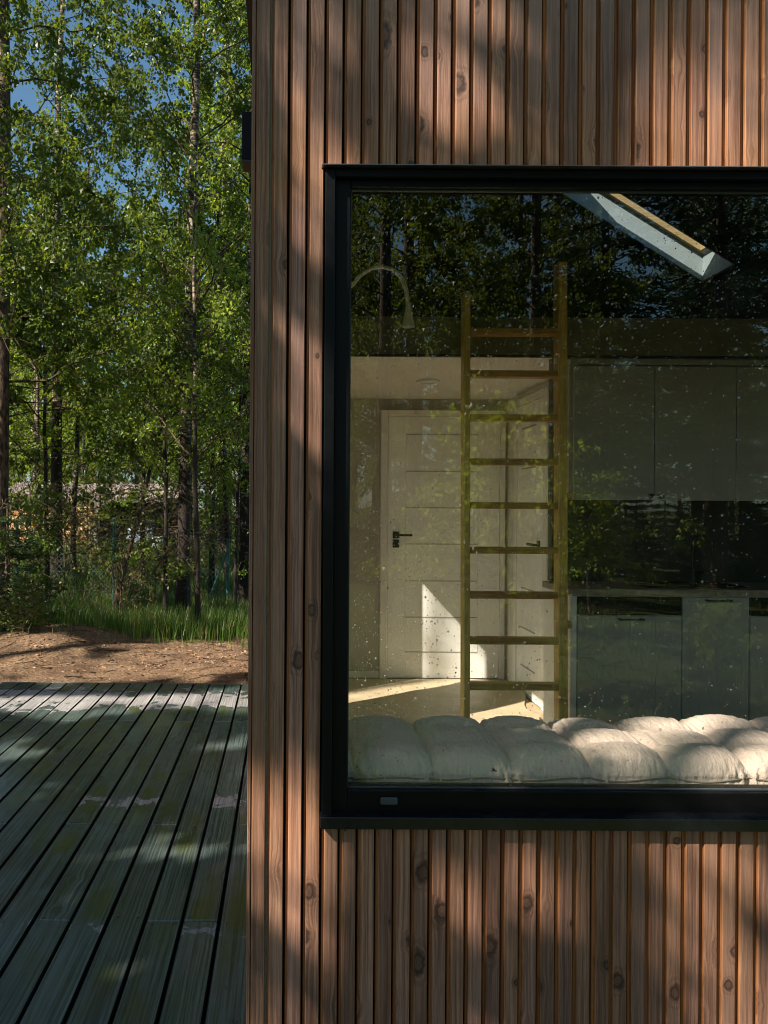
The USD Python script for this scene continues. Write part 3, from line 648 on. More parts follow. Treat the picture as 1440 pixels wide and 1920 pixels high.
for k in range(4):
    if ux[k + 1] - ux[k] < 0.05: continue
    d = obj('cabinet_door', box(ux[k] + 0.0025, ux[k + 1] - 0.0025, yu, yu + 0.018, uz0, uz1 - 0.006, 0.002), 'cabinet', upp)
    xk = ux[k + 1] - 0.022 if k % 2 == 0 else ux[k] + 0.025
    kn = trimesh.creation.cylinder(0.0135, 0.02, sections=20); kn.apply_transform(trimesh.transformations.rotation_matrix(math.pi / 2, [1, 0, 0])); kn.apply_translation([xk, yu - 0.012, fz(928, DU)])
    obj('knob', kn, 'black_metal', d)
sk = thing('kitchen_sink', 'black sink set into the worktop under the tap', 'sink')
zw = fz(1102, DK)
obj('rim', join([box(fx(1212, 3.8), fx(1398, 3.8), 1.88, 1.905, zw + .001, zw + 0.009, 0.003), box(fx(1212, 3.8), fx(1398, 3.8), 2.12, 2.14, zw + .001, zw + 0.009, 0.003), box(fx(1212, 3.8), fx(1212, 3.8) + .02, 1.905, 2.12, zw + .001, zw + 0.009, 0.003), box(fx(1398, 3.8) - .02, fx(1398, 3.8), 1.905, 2.12, zw + .001, zw + 0.009, 0.003)]), 'black_gloss', sk)
obj('bowl', box(fx(1212, 3.8) + .021, fx(1398, 3.8) - .021, 1.906, 2.119, zw + 0.001, zw + 0.004), 'black_gloss', sk)
tp = thing('kitchen_tap', 'black swan neck tap standing behind the sink', 'tap')
DT = 4.0
b0_, t0_ = P(1299, 1094, DT), P(1318, 1004, DT)
rr = (P(1336, 1040, DT)[0] - b0_[0]) / 2; ya_ = DT + EYE[1]
arc = [(b0_[0], ya_, zw + 0.005), (b0_[0], ya_, t0_[2] - rr)] + [(b0_[0] + rr - rr * math.cos(t), ya_, t0_[2] - rr + rr * math.sin(t)) for t in np.linspace(0.2, math.pi, 14)] + [(b0_[0] + 2 * rr, ya_, P(1336, 1052, DT)[2])]
obj('spout', tube(arc, 0.0095, 10), 'black_metal', tp, smooth=40)
obj('lever', join([tube([(b0_[0], ya_, zw + 0.055), (b0_[0] + 0.055, ya_, zw + 0.06)], 0.007, 8), tube([(b0_[0], ya_, zw + .002), (b0_[0], ya_, zw + 0.07)], 0.016, 12)]), 'black_metal', tp)

# loft reading lamp, hall ceiling light, outside wall light
gl = thing('gooseneck_lamp', 'pale gooseneck lamp curving from the wall over the loft edge', 'lamp')
DG = 3.62
pts = [P(x, y, DG) for x, y in ((560, 640), (610, 585), (650, 545), (676, 516), (696, 503), (716, 500), (736, 505), (752, 520), (761, 540), (764, 560), (765, 572))]
obj('arm', tube(pts, [0.010] * 10 + [0.011], 10), 'lamp_white', gl, smooth=40)
pr = trimesh.creation.revolve([(0.0, 0.02), (0.012, 0.02), (0.014, 0.0), (0.028, -0.085), (0.030, -0.09), (0.026, -0.086), (0.011, -0.004), (0.0, -0.004)], sections=24); pr.apply_translation(P(766, 577, DG))
obj('shade', pr, 'lamp_white', gl, smooth=40)
obj('wall_plate', box(-0.008, fx(562, DG), DG + EYE[1] - 0.03, DG + EYE[1] + 0.03, P(560, 680, DG)[2], P(560, 625, DG)[2], 0.004), 'lamp_white', gl)
dlm = trimesh.creation.annulus(0.055, 0.075, 0.012, sections=40); dlm.apply_translation([fx(800, 4.9), 3.0, 2.197])
dn = thing('ceiling_light', 'flat round white light set in the hall ceiling', 'light')
obj('ring', dlm, 'white_trim', dn)
cy_ = trimesh.creation.cylinder(0.054, 0.006, sections=40); cy_.apply_translation([fx(800, 4.9), 3.0, 2.199]); obj('diffuser', cy_, 'lamp_white', dn)
DWL = 3.0
wl = thing('wall_light', 'black box shaped outdoor light fixed to the cabin side wall', 'light')
wa, wb = P(454.5, 266, DWL), P(472, 312, DWL)
obj('housing', box(wa[0], WL - 0.012, 1.05, 1.15, P(460, 309, DWL)[2], P(460, 221, DWL)[2], 0.003), 'anthracite', wl)
obj('lower_rim', box(wa[0] + 0.003, WL - 0.012, 1.053, 1.147, P(460, 313, DWL)[2], P(460, 309.2, DWL)[2], 0.001), 'black_metal', wl)
obj('back_plate', box(WL - 0.012, WL, 1.06, 1.14, P(460, 305, DWL)[2], P(460, 225, DWL)[2]), 'black_metal', wl)

# rain drops on the pane
D_ = np.random.default_rng(21)
dome = trimesh.creation.icosphere(1, 1.0); keep = dome.vertices[:, 1] <= 0.02
dm_ = trimesh.intersections.slice_mesh_plane(dome, [0, -1, 0], [0, 0, 0], cap=True, engine='earcut')
drops = []
while len(drops) < 3400:
    px, py = D_.uniform(662, 1438), D_.uniform(362, 1482)
    dens = 0.10 + 0.9 * np.exp(-((px - 720) / 110) ** 2) * sstep(py, 760, 1150) + 0.25 * np.exp(-((px - 950) / 130) ** 2) * sstep(py, 1080, 1250) + 0.18 * np.exp(-((py - 520) / 160) ** 2)
    if D_.random() > dens: continue
    c = P(px, py, 1.9365); r = D_.choice([0.0008, 0.0011, 0.0016, 0.0025], p=[.4, .33, .2, .07]) * D_.uniform(0.8, 1.25)
    drops.append(dm_.vertices * [r, r * 0.55, r * D_.uniform(1.0, 1.35)] + [c[0], 0.0366, c[2]])
nv = len(dm_.vertices)
obj('rain_drops', trimesh.Trimesh(np.vstack(drops), np.vstack([dm_.faces + nv * i for i in range(len(drops))]), process=False), 'droplet', smooth=True, kind='stuff', label='small rain drops scattered over the window glass', cat='water drops')
# ------------------------------------------------------------------ trees
def leaves_mesh(pos, dirs, L, W, rng, fold=0.25):
    """Folded four-point leaves at pos, hanging along dirs."""
    n = len(pos)
    d = dirs / (np.linalg.norm(dirs, axis=1, keepdims=True) + 1e-9)
    r = rng.normal(size=(n, 3)); s = np.cross(d, r); s /= np.linalg.norm(s, axis=1, keepdims=True) + 1e-9
    nn = np.cross(d, s)
    L = (L * rng.uniform(0.6, 1.25, n))[:, None]; Wd = L * W
    a = pos; t = pos + d * L; m = pos + d * L * 0.42
    l = m + s * Wd * 0.5 + nn * Wd * fold; q = m - s * Wd * 0.5 + nn * Wd * fold
    v = np.stack([a, l, t, q], 1).reshape(-1, 3)
    b = np.arange(n)[:, None] * 4
    f = np.concatenate([b + [0, 2, 1], b + [0, 3, 2]])
    return trimesh.Trimesh(v, f, process=False)


class Tree:
    """Trunk, limbs and leaves of one tree about its own base."""
    def __init__(s, seed, H, r0, cb, cr, nb, twigs, per, droop=0.4, up=0.7, wander=0.05, lean=(0, 0), dead=0, profile=1.3, dead_lo=0.5, dead_len=(0.9, 2.0)):
        rng = s.rng = np.random.default_rng(seed)
        n = 16; t = np.linspace(0, 1, n)
        w = np.cumsum(rng.normal(0, wander, (n, 2)), 0) * t[:, None]
        s.trunk = np.stack([w[:, 0] + lean[0] * t * H, w[:, 1] + lean[1] * t * H, H * t - 0.12 * (1 - t)], 1)
        rad = r0 * (1 - t) ** 0.75 + 0.006; rad[0] *= 1.35; rad[1] *= 1.03
        s.trunk_mesh = tube(s.trunk, rad, 10)
        limbs, P0, P1 = [], [], []
        az = rng.uniform(0, 6.28)
        at = lambda h: np.array([np.interp(h, s.trunk[:, 2], s.trunk[:, k]) for k in range(3)])
        todo = [(cb + (H * 0.985 - cb) * (i + rng.random()) / nb, False) for i in range(nb)] + [(rng.uniform(dead_lo, cb + 0.8), True) for _ in range(dead)]
        for h, isdead in todo:
            az += 2.4 + rng.normal(0, 0.5)
            f = np.clip((h - cb) / (H - cb), 0, 1)
            L = cr * (1 - f ** profile) * rng.uniform(0.65, 1.1) + 0.3
            if isdead: L = rng.uniform(*dead_len)
            o = np.array([math.cos(az), math.sin(az), 0]); k = np.linspace(0, 1, 7)
            e = up * rng.uniform(0.7, 1.3) if not isdead else rng.uniform(-0.1, 0.8)
            pts = at(h) + o * (L * k)[:, None] * (1 - 0.1 * k)[:, None] + np.array([0, 0, 1.0]) * (L * (e * k - droop * k ** 2.2))[:, None]
            pts[1:] += np.cumsum(rng.normal(0, 0.035 * L, (6, 3)), 0)
            rb = min((0.005 + 0.010 * L / max(cr, 1)) * (0.6 if isdead else 1), r0 * 0.45)
            limbs.append(tube(pts, np.linspace(rb, 0.0028, 7), 4, cap=False))
            m = max(2, int(twigs * L))
            for _ in range(m):
                q = rng.uniform(0.22, 1.0); i0 = q * 6; a = pts[int(min(i0, 5))] + (pts[int(min(i0, 5)) + 1] - pts[int(min(i0, 5))]) * (i0 - int(min(i0, 5)))
                dr = o * rng.uniform(0.2, 1) + rng.normal(0, 0.65, 3); dr[2] -= droop * 0.7; dr /= np.linalg.norm(dr)
                l = rng.uniform(0.25, 0.7) * (0.6 + 0.25 * L)
                mid = a + dr * l * 0.5 + rng.normal(0, 0.03, 3); end = a + dr * l + [0, 0, -droop * l * 0.35]
                limbs.append(tube([a, mid, end], [0.0042, 0.003, 0.0016], 3, cap=False))
                if isdead and rng.random() < 0.75: continue
                P0.append((a, mid, end))
        s.limbs = join(limbs)
        tw = np.array(P0); N = len(tw) * per
        idx = np.repeat(np.arange(len(tw)), per); k = rng.random(N) ** 0.8
        p = np.where((k < .5)[:, None], tw[idx, 0] + (tw[idx, 1] - tw[idx, 0]) * (2 * k)[:, None], tw[idx, 1] + (tw[idx, 2] - tw[idx, 1]) * (2 * k - 1)[:, None])
        s.lp = p + rng.normal(0, 0.042, (N, 3))
        s.ld = rng.normal(0, 0.6, (N, 3)) + [0, 0, -0.55]
    def build(s, name, label, loc, leaf, L, W=0.78, bark='birch_bark', keep=None, group=None, rotz=0.0, cat='tree'):
        o = thing(name, label, cat, loc, rotz, group)
        obj('trunk', s.trunk_mesh, bark, o, smooth=60)
        obj('branches', s.limbs, 'dark_bark', o, kind='stuff')
        p, d = s.lp, s.ld
        if keep is not None:
            k = keep(p + np.asarray(loc)); p, d = p[k], d[k]
        obj('crown', leaves_mesh(p, d, L, W, s.rng), leaf, o, kind='stuff')
        return o


def at_px(px, base_py, D):
    """Ground point under pixel column px at depth D."""
    x = P(px, base_py, D)[0]; y = D + EYE[1]
    return (x, y, float(ground_z(x, y)))

VIEW = 'trees standing left of the cabin'
# the key birch and the nearer named trees
T1 = Tree(11, 13.0, 0.083, 2.9, 2.5, 54, 5.5, 64, droop=0.25, up=0.85, dead=20, lean=(0.006, 0.0), wander=0.035, dead_lo=1.1, dead_len=(1.0, 2.7))
key = T1.build('birch_tree', 'birch with mottled white and orange bark, largest trunk among the grass', at_px(342, 1165, 10.3), 'birch_leaf', 0.056, group=VIEW)
T2 = Tree(23, 14.0, 0.10, 2.6, 2.6, 50, 5.5, 78, droop=0.3, up=0.55, dead=22, wander=0.03, dead_lo=0.8, dead_len=(1.0, 2.6))
T2.build('birch_tree', 'dark trunked tree cut by the left edge of the picture', at_px(-1, 1180, 9.3), 'birch_leaf', 0.060, bark='dark_bark', group=VIEW)
T3 = Tree(31, 12.0, 0.095, 3.2, 2.0, 42, 5.5, 60, droop=0.3, up=0.7, dead=7, wander=0.03, dead_lo=1.5)
t3 = T3.build('birch_tree', 'orange barked trunk standing close beside the cabin corner', at_px(459, 1140, 11.5), 'birch_leaf', 0.058, group=VIEW)
S1 = Tree(41, 5.6, 0.030, 1.8, 0.9, 20, 8.0, 26, droop=0.1, up=1.0, dead=4, wander=0.03, dead_lo=0.6, dead_len=(0.3, 0.8))
s1 = S1.build('birch_sapling', 'thin straight sapling at the edge of the sand, in front of the birch', at_px(371, 1200, 8.75), 'fresh_leaf', 0.052, group='saplings in the undergrowth')
S2 = Tree(43, 4.2, 0.034, 2.0, 1.0, 14, 8.0, 18, droop=0.1, up=0.9, dead=5, lean=(0.27, 0.05), wander=0.02, dead_lo=0.5, dead_len=(0.3, 0.9))
S2.build('birch_sapling', 'dark sapling leaning right across the clearing beside the green fence post', at_px(207, 1150, 11.0), 'fresh_leaf', 0.055, bark='dark_bark', group='saplings in the undergrowth')
T4 = Tree(53, 9.0, 0.048, 2.8, 1.6, 30, 6.0, 40, droop=0.2, up=0.8, dead=10, wander=0.075, dead_lo=1.0)
t4 = T4.build('birch_tree', 'slender pale trunk just left of the firewood shed corner', at_px(137, 1105, 14.0), 'fresh_leaf', 0.066, group=VIEW)
for px, D, sc, rot, lab in ((396, 12.4, 0.95, 70, 'slender pale trunk close behind the mottled birch on its right'), (424, 13.6, 0.85, 150, 'thin pale tree before the wire fence near the cabin corner'),
                            (268, 13.2, 0.8, 260, 'thin pale tree in the middle of the clearing'), (75, 15.5, 0.9, 200, 'slender tree before the left end of the firewood shed')):
    copy_of(t4, 'birch_tree', at_px(px, 1120, D), rot, sc, lab, VIEW)
for px, D, sc, rot, lab in ((90, 10.6, 1.0, 40, 'leafy sapling left of the clearing, over the dark spruce'), (310, 9.9, 0.9, 100, 'small leafy sapling left of the mottled birch'), (440, 10.4, 0.8, 220, 'leafy sapling against the cabin corner')):
    copy_of(s1, 'birch_sapling', at_px(px, 1150, D), rot, sc, lab, 'saplings in the undergrowth')
copy_of(t3, 'birch_tree', at_px(105, 1110, 13.0), 140, 1.05, 'tall birch between the dark trunk and the mottled birch', VIEW)
# mid and far trees: coarser leaves
F1 = Tree(61, 15.0, 0.12, 3.0, 2.9, 50, 5.0, 40, droop=0.2, up=0.8, dead=6, wander=0.06)
F2 = Tree(67, 12.0, 0.10, 1.2, 2.6, 46, 5.0, 42, droop=0.1, up=0.7, dead=6, wander=0.07)
RT = np.random.default_rng(5)
far_lab = 'pale green birch in the far wood behind the shed'
mid_lab = 'leafy tree behind the fence, half hidden by the cabin corner'
f1 = F1.build('birch_tree', mid_lab, at_px(475, 1060, 16.0), 'fresh_leaf', 0.095)
f2 = F2.build('birch_tree', far_lab, at_px(60, 1050, 29.0), 'fresh_leaf', 0.115, group='far wood trees')
for px, D in ((420, 18.0),):
    copy_of(f1, 'birch_tree', at_px(px, 1060, D), RT.uniform(0, 360), RT.uniform(0.85, 1.15), 'leafy tree behind the fence, right of the mottled birch')
for i in range(15):
    D = RT.uniform(30, 60); px = -60 + 560 * ((i * 0.618) % 1)
    copy_of(f2, 'birch_tree', at_px(px, 1040, D), RT.uniform(0, 360), RT.uniform(0.9, 1.5), far_lab, 'far wood trees')

# bushes with bare twigs
B1 = Tree(71, 1.6, 0.010, 0.25, 0.8, 20, 7.0, 6, droop=0.05, up=0.9, dead=16, wander=0.05, dead_lo=0.1)
b1 = B1.build('shrub', 'twiggy half bare shrub in the clearing before the firewood', at_px(120, 1120, 12.5), 'dry_leaf', 0.05, bark='dark_bark', group='twiggy shrubs', cat='shrub')
for px, D, sc, lab in ((290, 11.6, 0.9, 'twiggy shrub left of the mottled birch, before the tarp'), (225, 9.6, 0.75, 'low twiggy shrub at the edge of the sand'), (55, 14.0, 1.2, 'twiggy shrub before the left end of the firewood stack'),
                       (400, 15.0, 1.2, 'twiggy shrub behind the thin sapling'), (185, 15.5, 1.3, 'twiggy shrub before the shed post'), (330, 14.6, 1.2, 'twiggy shrub before the white sack'), (445, 17.0, 1.4, 'twiggy shrub behind the wire fence')):
    copy_of(b1, 'shrub', at_px(px, 1120, D), RT.uniform(0, 360), sc, lab, 'twiggy shrubs')


for px, D, sc, lab in ((262, 15.2, 0.26, 'bright low leafy bush behind the fence, left of the mottled birch'), (360, 17.0, 0.7, 'bright leafy bush behind the fence between two trunks'), (135, 16.0, 0.28, 'bright leafy bush before the firewood'), (165, 17.2, 0.42, 'bright leafy bush before the grey wooden post'), (430, 19.5, 0.9, 'bright leafy bush near the far end of the fence'), (310, 24.0, 1.1, 'bright young birch behind the shed roof'), (150, 25.0, 1.2, 'bright young birch over the middle of the shed roof'), (60, 24.5, 1.2, 'bright young birch over the left end of the shed roof')):
    copy_of(s1, 'leafy_bush', at_px(px, 1060, D), RT.uniform(0, 360), (sc * 1.5, sc * 1.5, sc), lab, 'bright bushes')


def spruce(seed, H, R, whorls, look, name, label, loc, group=None, droop=0.35, r0=0.05, needle=0.035, per=70, cat='tree', bark='dark_bark', clear=0.0):
    rng = np.random.default_rng(seed)
    o = thing(name, label, cat, loc, 0, group)
    obj('trunk', tube([(0, 0, -0.1), (rng.normal(0, .01), rng.normal(0, .01), H * 0.5), (0, 0, H)], [r0 * 1.1, r0 * 0.6, 0.006], 8), bark, o, smooth=60)
    limbs, pos, dirs = [], [], []
    for i in range(whorls):
        h = clear + (H - clear) * (0.04 + 0.93 * i / whorls)
        L = R * (1 - (h - clear) / (H - clear)) ** 0.85 + 0.06
        for k in range(rng.integers(5, 8)):
            a = rng.uniform(0, 6.28); q = np.linspace(0, 1, 6); l = L * rng.uniform(0.7, 1.1)
            od = np.array([math.cos(a), math.sin(a), 0])
            pts = np.array([0, 0, h]) + od * (l * q)[:, None] + np.array([0, 0, 1.]) * (l * (-droop * q + 0.25 * q ** 3))[:, None]
            limbs.append(tube(pts, np.linspace(0.008 + 0.006 * L, 0.002, 6), 4, cap=False))
            n = int(per * l); sd = np.array([-od[1], od[0], 0])
            t = rng.uniform(0.12, 1, n); w = 0.38 * l * (1 - t) ** 0.6 * rng.uniform(-1, 1, n)
            base = np.stack([np.interp(t, q, pts[:, c]) for c in range(3)], 1)
            p = base + sd * w[:, None] + od * (np.abs(w) * 0.55)[:, None] - np.array([0, 0, 1.0]) * (np.abs(w) * 0.35)[:, None]
            pos.append(p); dirs.append(od + sd * np.sign(w)[:, None] * 0.9 + rng.normal(0, 0.35, (n, 3)))
    obj('branches', join(limbs), bark, o, kind='stuff')
    pos, dirs = np.vstack(pos), np.vstack(dirs)
    pos = np.repeat(pos, 3, 0) + rng.normal(0, needle * 0.5, (len(pos) * 3, 3)); dirs = np.repeat(dirs, 3, 0) + rng.normal(0, 0.4, (len(dirs) * 3, 3))
    obj('crown', leaves_mesh(pos, dirs, needle * 1.5, 0.24, rng, fold=0.1), look, o, kind='stuff')
    return o
spruce(81, 1.45, 0.85, 11, 'pine_leaf', 'spruce_tree', 'dark drooping spruce in shade at the left edge of the sand', at_px(12, 1195, 8.6), 'young spruces', per=150)
spruce(83, 0.62, 0.30, 8, 'seedling_needle', 'spruce_tree', 'tiny yellow green spruce seedling on the sand bank', at_px(47, 1190, 8.0), 'young spruces', per=60, r0=0.012, droop=-0.25, needle=0.028)

# ------------------------------------------------------------------ forest before the cabin (mirrored in the window) and trees that shade the front
MIR = 'forest trees mirrored in the window'
mlab = 'tall dark forest tree seen only mirrored in the window glass'
M1 = spruce(91, 15.0, 2.6, 26, 'pine_leaf', 'spruce_tree', mlab, (6.8, -14.5, float(ground_z(6.8, -14.5))), MIR, r0=0.14, needle=0.11, per=34, clear=2.2)
M2 = Tree(97, 15.0, 0.115, 3.2, 2.6, 52, 6.0, 46, droop=0.2, up=0.6, dead=12, wander=0.05, dead_lo=0.8)
m2 = M2.build('forest_tree', mlab, (1.55, -10.0, float(ground_z(1.55, -10.0))), 'birch_leaf', 0.075, bark='dark_bark', group=MIR)
RM = np.random.default_rng(13)
spots = [(2.4, -12.5), (9.6, -16.0), (4.9, -13.2), (1.0, -15.0), (9.0, -14.0), (3.2, -17.0), (6.2, -18.5), (11.0, -18.0), (8.6, -20.0), (13.0, -21.0), (2.0, -21.0), (5.0, -23.0), (10.5, -25.0), (15.5, -24.0), (7.5, -28.0), (1.5, -27.0), (13.0, -31.0), (18.5, -31.0), (4.0, -33.0), (9.5, -35.0), (22.0, -36.0), (16.0, -38.0), (0.0, -42.0), (5.5, -44.0), (10.5, -45.0), (14.0, -46.0), (19.0, -47.0), (24.0, -45.0), (28.0, -48.0), (8.0, -52.0), (17.0, -55.0), (26.0, -57.0), (33.0, -54.0), (3.0, -58.0)]
for i, (x, y) in enumerate(spots):
    src, nm = (M1, 'spruce_tree') if i % 3 == 1 else (m2, 'forest_tree')
    copy_of(src, nm, (x, y, float(ground_z(x, y))), RM.uniform(0, 360), RM.uniform(0.8, 1.15), mlab, MIR)
M3 = spruce(131, 2.6, 1.15, 11, 'pine_leaf', 'young_spruce', 'young spruce in the undergrowth mirrored low in the window glass', (4.6, -12.0, float(ground_z(4.6, -12.0))), 'undergrowth mirrored in the window', needle=0.07, per=60)
for i in range(26):
    Y = RM.uniform(10, 26); px = 560 + 960 * ((i * 0.618 + 0.3) % 1); x = (px - VPX) * (Y + 1.98) / FPX
    copy_of(M3, 'young_spruce', (x, -Y, float(ground_z(x, -Y))), RM.uniform(0, 360), RM.uniform(0.6, 1.3), 'young spruce in the undergrowth mirrored low in the window glass', 'undergrowth mirrored in the window')
K1 = Tree(101, 2.5, 0.020, 1.0, 0.6, 20, 11.0, 30, droop=0.2, up=0.5, dead=3, wander=0.03)
def mirror_px(px, Y):
    """x of a thing Y metres before the glass whose mirror image stands at pixel column px."""
    return (px - VPX) * (Y + 1.98) / FPX
for j, (px, Y, z, sc, lab) in enumerate(((940, 5.2, 0, 0.95, 'bright leafy sapling mirrored in the window across the ladder'), (1105, 7.6, 0, 0.8, 'bright leafy sapling mirrored in the dark kitchen splashback'), (1345, 5.0, 0, 0.30, 'low bright bush mirrored in the sink cabinet'), (790, 8.0, 0, 0.5, 'low leafy bush mirrored in the hall door'))):
    x = mirror_px(px, Y); loc = (x, -Y, float(ground_z(x, -Y)))
    if j == 0: k1 = K1.build('leafy_sapling', lab, loc, 'fresh_leaf', 0.07, bark='dark_bark', group='saplings mirrored in the window')
    else: copy_of(k1, 'leafy_sapling', loc, 77 * j, sc, lab, 'saplings mirrored in the window')

# where sunlight reaches the cabin front through gaps in the crowns: (px, py, rx, ry, tilt) in the photograph
GAPS = [(880, 90, 130, 200, 0), (700, 60, 120, 140, 10), (1260, 240, 200, 110, 0), (560, 20, 120, 60, 0), (700, 330, 120, 80, -20), (545, 420, 75, 170, 0), (500, 620, 60, 120, 0), (1290, 130, 150, 150, 0), (1180, 60, 60, 140, 0), (1330, 300, 140, 60, 0),
        (490, 1230, 50, 70, 0), (560, 1130, 35, 50, 0), (1130, 1200, 210, 95, 0), (1010, 1050, 200, 130, 0), (930, 890, 190, 100, 0), (1190, 1180, 170, 110, 0), (1310, 1210, 130, 90, 0), (800, 1180, 60, 60, 0), (690, 1640, 130, 100, 20), (960, 1640, 190, 120, 0), (1140, 1600, 140, 90, 0), (1180, 1650, 80, 110, 0), (1370, 1640, 110, 80, 0), (560, 1690, 50, 90, 0)]
def gap_field(px, py):
    f = np.zeros_like(px)
    for cx, cy, rx, ry, tl in GAPS:
        a = math.radians(tl); u = (px - cx) * math.cos(a) + (py - cy) * math.sin(a); w = -(px - cx) * math.sin(a) + (py - cy) * math.cos(a)
        f = np.maximum(f, 1 - np.sqrt((u / rx) ** 2 + (w / ry) ** 2))
    return f
def sun_keep(p):
    """Leaves that stay: crowns are open where the photograph shows sun, dense where it shows shade."""
    rng = np.random.default_rng(len(p)); r = rng.random(len(p)); keep = np.ones(len(p), bool)
    t = p[:, 1] / SUN[1]; h = p - t[:, None] * SUN
    px, py = h[:, 0] * 760 + VPX, VPY - (h[:, 2] - EYE[2]) * 760
    on = (t > 0) & (px > 455) & (px < 1500) & (py > -80) & (py < 2010)
    nz = meshkit.fbm(np.stack([px / 60, py / 60, 0 * px], -1), 3, 3) - 0.5
    keep &= ~(on & (gap_field(px, py) + 0.5 * nz > -0.04))
    off = (t > 0) & ~on & (h[:, 0] > -0.1) & (h[:, 0] < 3.2) & (h[:, 2] < 4)
    keep &= ~(off & (meshkit.fbm(np.stack([px / 210, py / 210, 0 * px], -1), 3, 8) > 0.52))
    t = (p[:, 0] - WL) / SUN[0]; h = p - t[:, None] * SUN
    keep &= ~((t > 0) & (h[:, 1] > 1.2) & (h[:, 1] < 3.3) & (h[:, 2] > -0.05) & (h[:, 2] < 2.15))
    t = (p[:, 2] - 0.72) / SUN[2]; h = p - t[:, None] * SUN
    keep &= ~((h[:, 0] > 0.82) & (h[:, 0] < 1.7) & (h[:, 1] > 0.1) & (h[:, 1] < 0.62) & (nz < 0.17))
    t = (p[:, 2] - 3.4) / SUN[2]; h = p - t[:, None] * SUN
    keep &= ~((h[:, 0] > 1.7) & (h[:, 0] < 3.2) & (h[:, 1] > 3.0) & (h[:, 1] < 3.9))
    t = p[:, 2] / SUN[2]; h = p - t[:, None] * SUN
    d = (h[:, 0] > -2.4) & (h[:, 0] < -0.09) & (h[:, 1] > 3.2) & (h[:, 1] < 4.1)
    q = meshkit.fbm(np.stack([h[:, 0] * 1.1, h[:, 1] * 3.0, 0 * t], -1), 3, 6)
    keep &= ~(d & (q > 0.47))
    s_ = (h[:, 0] > -10) & (h[:, 0] < 1.5) & (h[:, 1] > 4.1) & (h[:, 1] < 26)
    q = meshkit.fbm(np.stack([h[:, 0] * 0.55, h[:, 1] * 1.2, 0 * t], -1), 3, 11)
    keep &= ~(s_ & (q > np.where(h[:, 1] < 8.5, 0.55, 0.30)))
    return keep
SH = 'tall birches beyond the frame that shade the cabin'
slab = 'tall full crowned birch outside the picture whose shade dapples the cabin'
for seed, loc, H, cb, cr in ((201, (-7.0, -5.2), 14.5, 5.0, 3.3), (203, (-9.4, -3.2), 15.0, 4.5, 3.4), (207, (-4.9, -3.4), 10.5, 3.6, 2.6), (211, (-9.8, 0.4), 15.0, 4.0, 3.5), (213, (-10.4, 4.0), 14.0, 3.5, 3.3), (209, (-8.0, -2.2), 13.0, 4.5, 2.9), (219, (-5.3, 8.2), 11.0, 2.0, 1.9), (223, (-7.2, 10.4), 12.0, 1.6, 2.2)):
    z = float(ground_z(*loc))
    tr = Tree(seed, H, 0.13, cb, cr, 44, 3.0, 240 if seed < 212 else 130, droop=0.2, up=0.6, wander=0.05)
    tr.build('birch_tree', slab, (*loc, z), 'birch_leaf', 0.118, keep=sun_keep if seed < 218 else None, group=SH)

# ------------------------------------------------------------------ grass, litter
def grass_mesh(n, xr, yr, h, w, seed, mask=None):
    rng = np.random.default_rng(seed)
    c = np.stack([rng.uniform(*xr, n // 5), rng.uniform(*yr, n // 5)], 1)
    p = np.repeat(c, 5, 0) + rng.normal(0, 0.035, (len(c) * 5, 2))
    if mask is not None: p = p[mask(p, rng)]
    m = len(p); z = ground_z(p[:, 0], p[:, 1]); a = rng.uniform(0, 6.28, m); hh = h * rng.uniform(0.45, 1.25, m) * (0.7 + 0.6 * meshkit.fbm(np.stack([p[:, 0], p[:, 1], 0 * z], -1) * 1.3, 2, 4)); bend = hh * rng.uniform(0.1, 0.6, m)
    sd = np.stack([np.cos(a), np.sin(a), 0 * a], 1); fd = np.stack([-np.sin(a), np.cos(a), 0 * a], 1) * np.sign(rng.normal(size=m))[:, None]
    b = np.stack([p[:, 0], p[:, 1], z - 0.01], 1); up = np.array([0, 0, 1.0])
    mid = b + up * (hh * 0.55)[:, None] + fd * (bend * 0.25)[:, None]; tip = b + up * hh[:, None] + fd * bend[:, None]
    v = np.stack([b - sd * w, b + sd * w, mid - sd * w * 0.75, mid + sd * w * 0.75, tip], 1).reshape(-1, 3)
    k = np.arange(m)[:, None] * 5
    return trimesh.Trimesh(v, np.concatenate([k + [0, 1, 3], k + [0, 3, 2], k + [2, 3, 4]]), process=False)
def gmask(p, rng):
    e = 6.0 + 0.9 * (meshkit.fbm(np.stack([p[:, 0] * 1.2, 0 * p[:, 0], 0 * p[:, 0]], -1), 3, 2) - 0.5) + 0.25 * np.exp(-((p[:, 0] + 2.3) / 0.7) ** 2)
    return rng.random(len(p)) < sstep(p[:, 1], e - 0.5, e + 1.2) * sstep(meshkit.fbm(np.stack([p[:, 0] * 2.6, p[:, 1] * 2.6, 0 * p[:, 0]], -1), 2, 12), 0.28, 0.5)
obj('grass', join([grass_mesh(42000, (-4.6, 0.4), (5.6, 10.5), 0.26, 0.0032, 1, gmask), grass_mesh(26000, (-7.5, 0.6), (10.5, 19), 0.42, 0.006, 2), grass_mesh(14000, (-14, 1), (19, 36), 0.4, 0.014, 3),
                   grass_mesh(14000, (0.2, 9), (-12, -2.5), 0.11, 0.005, 6)]), 'grass_blade', kind='stuff', label='tall lush green grass under the trees', cat='grass')
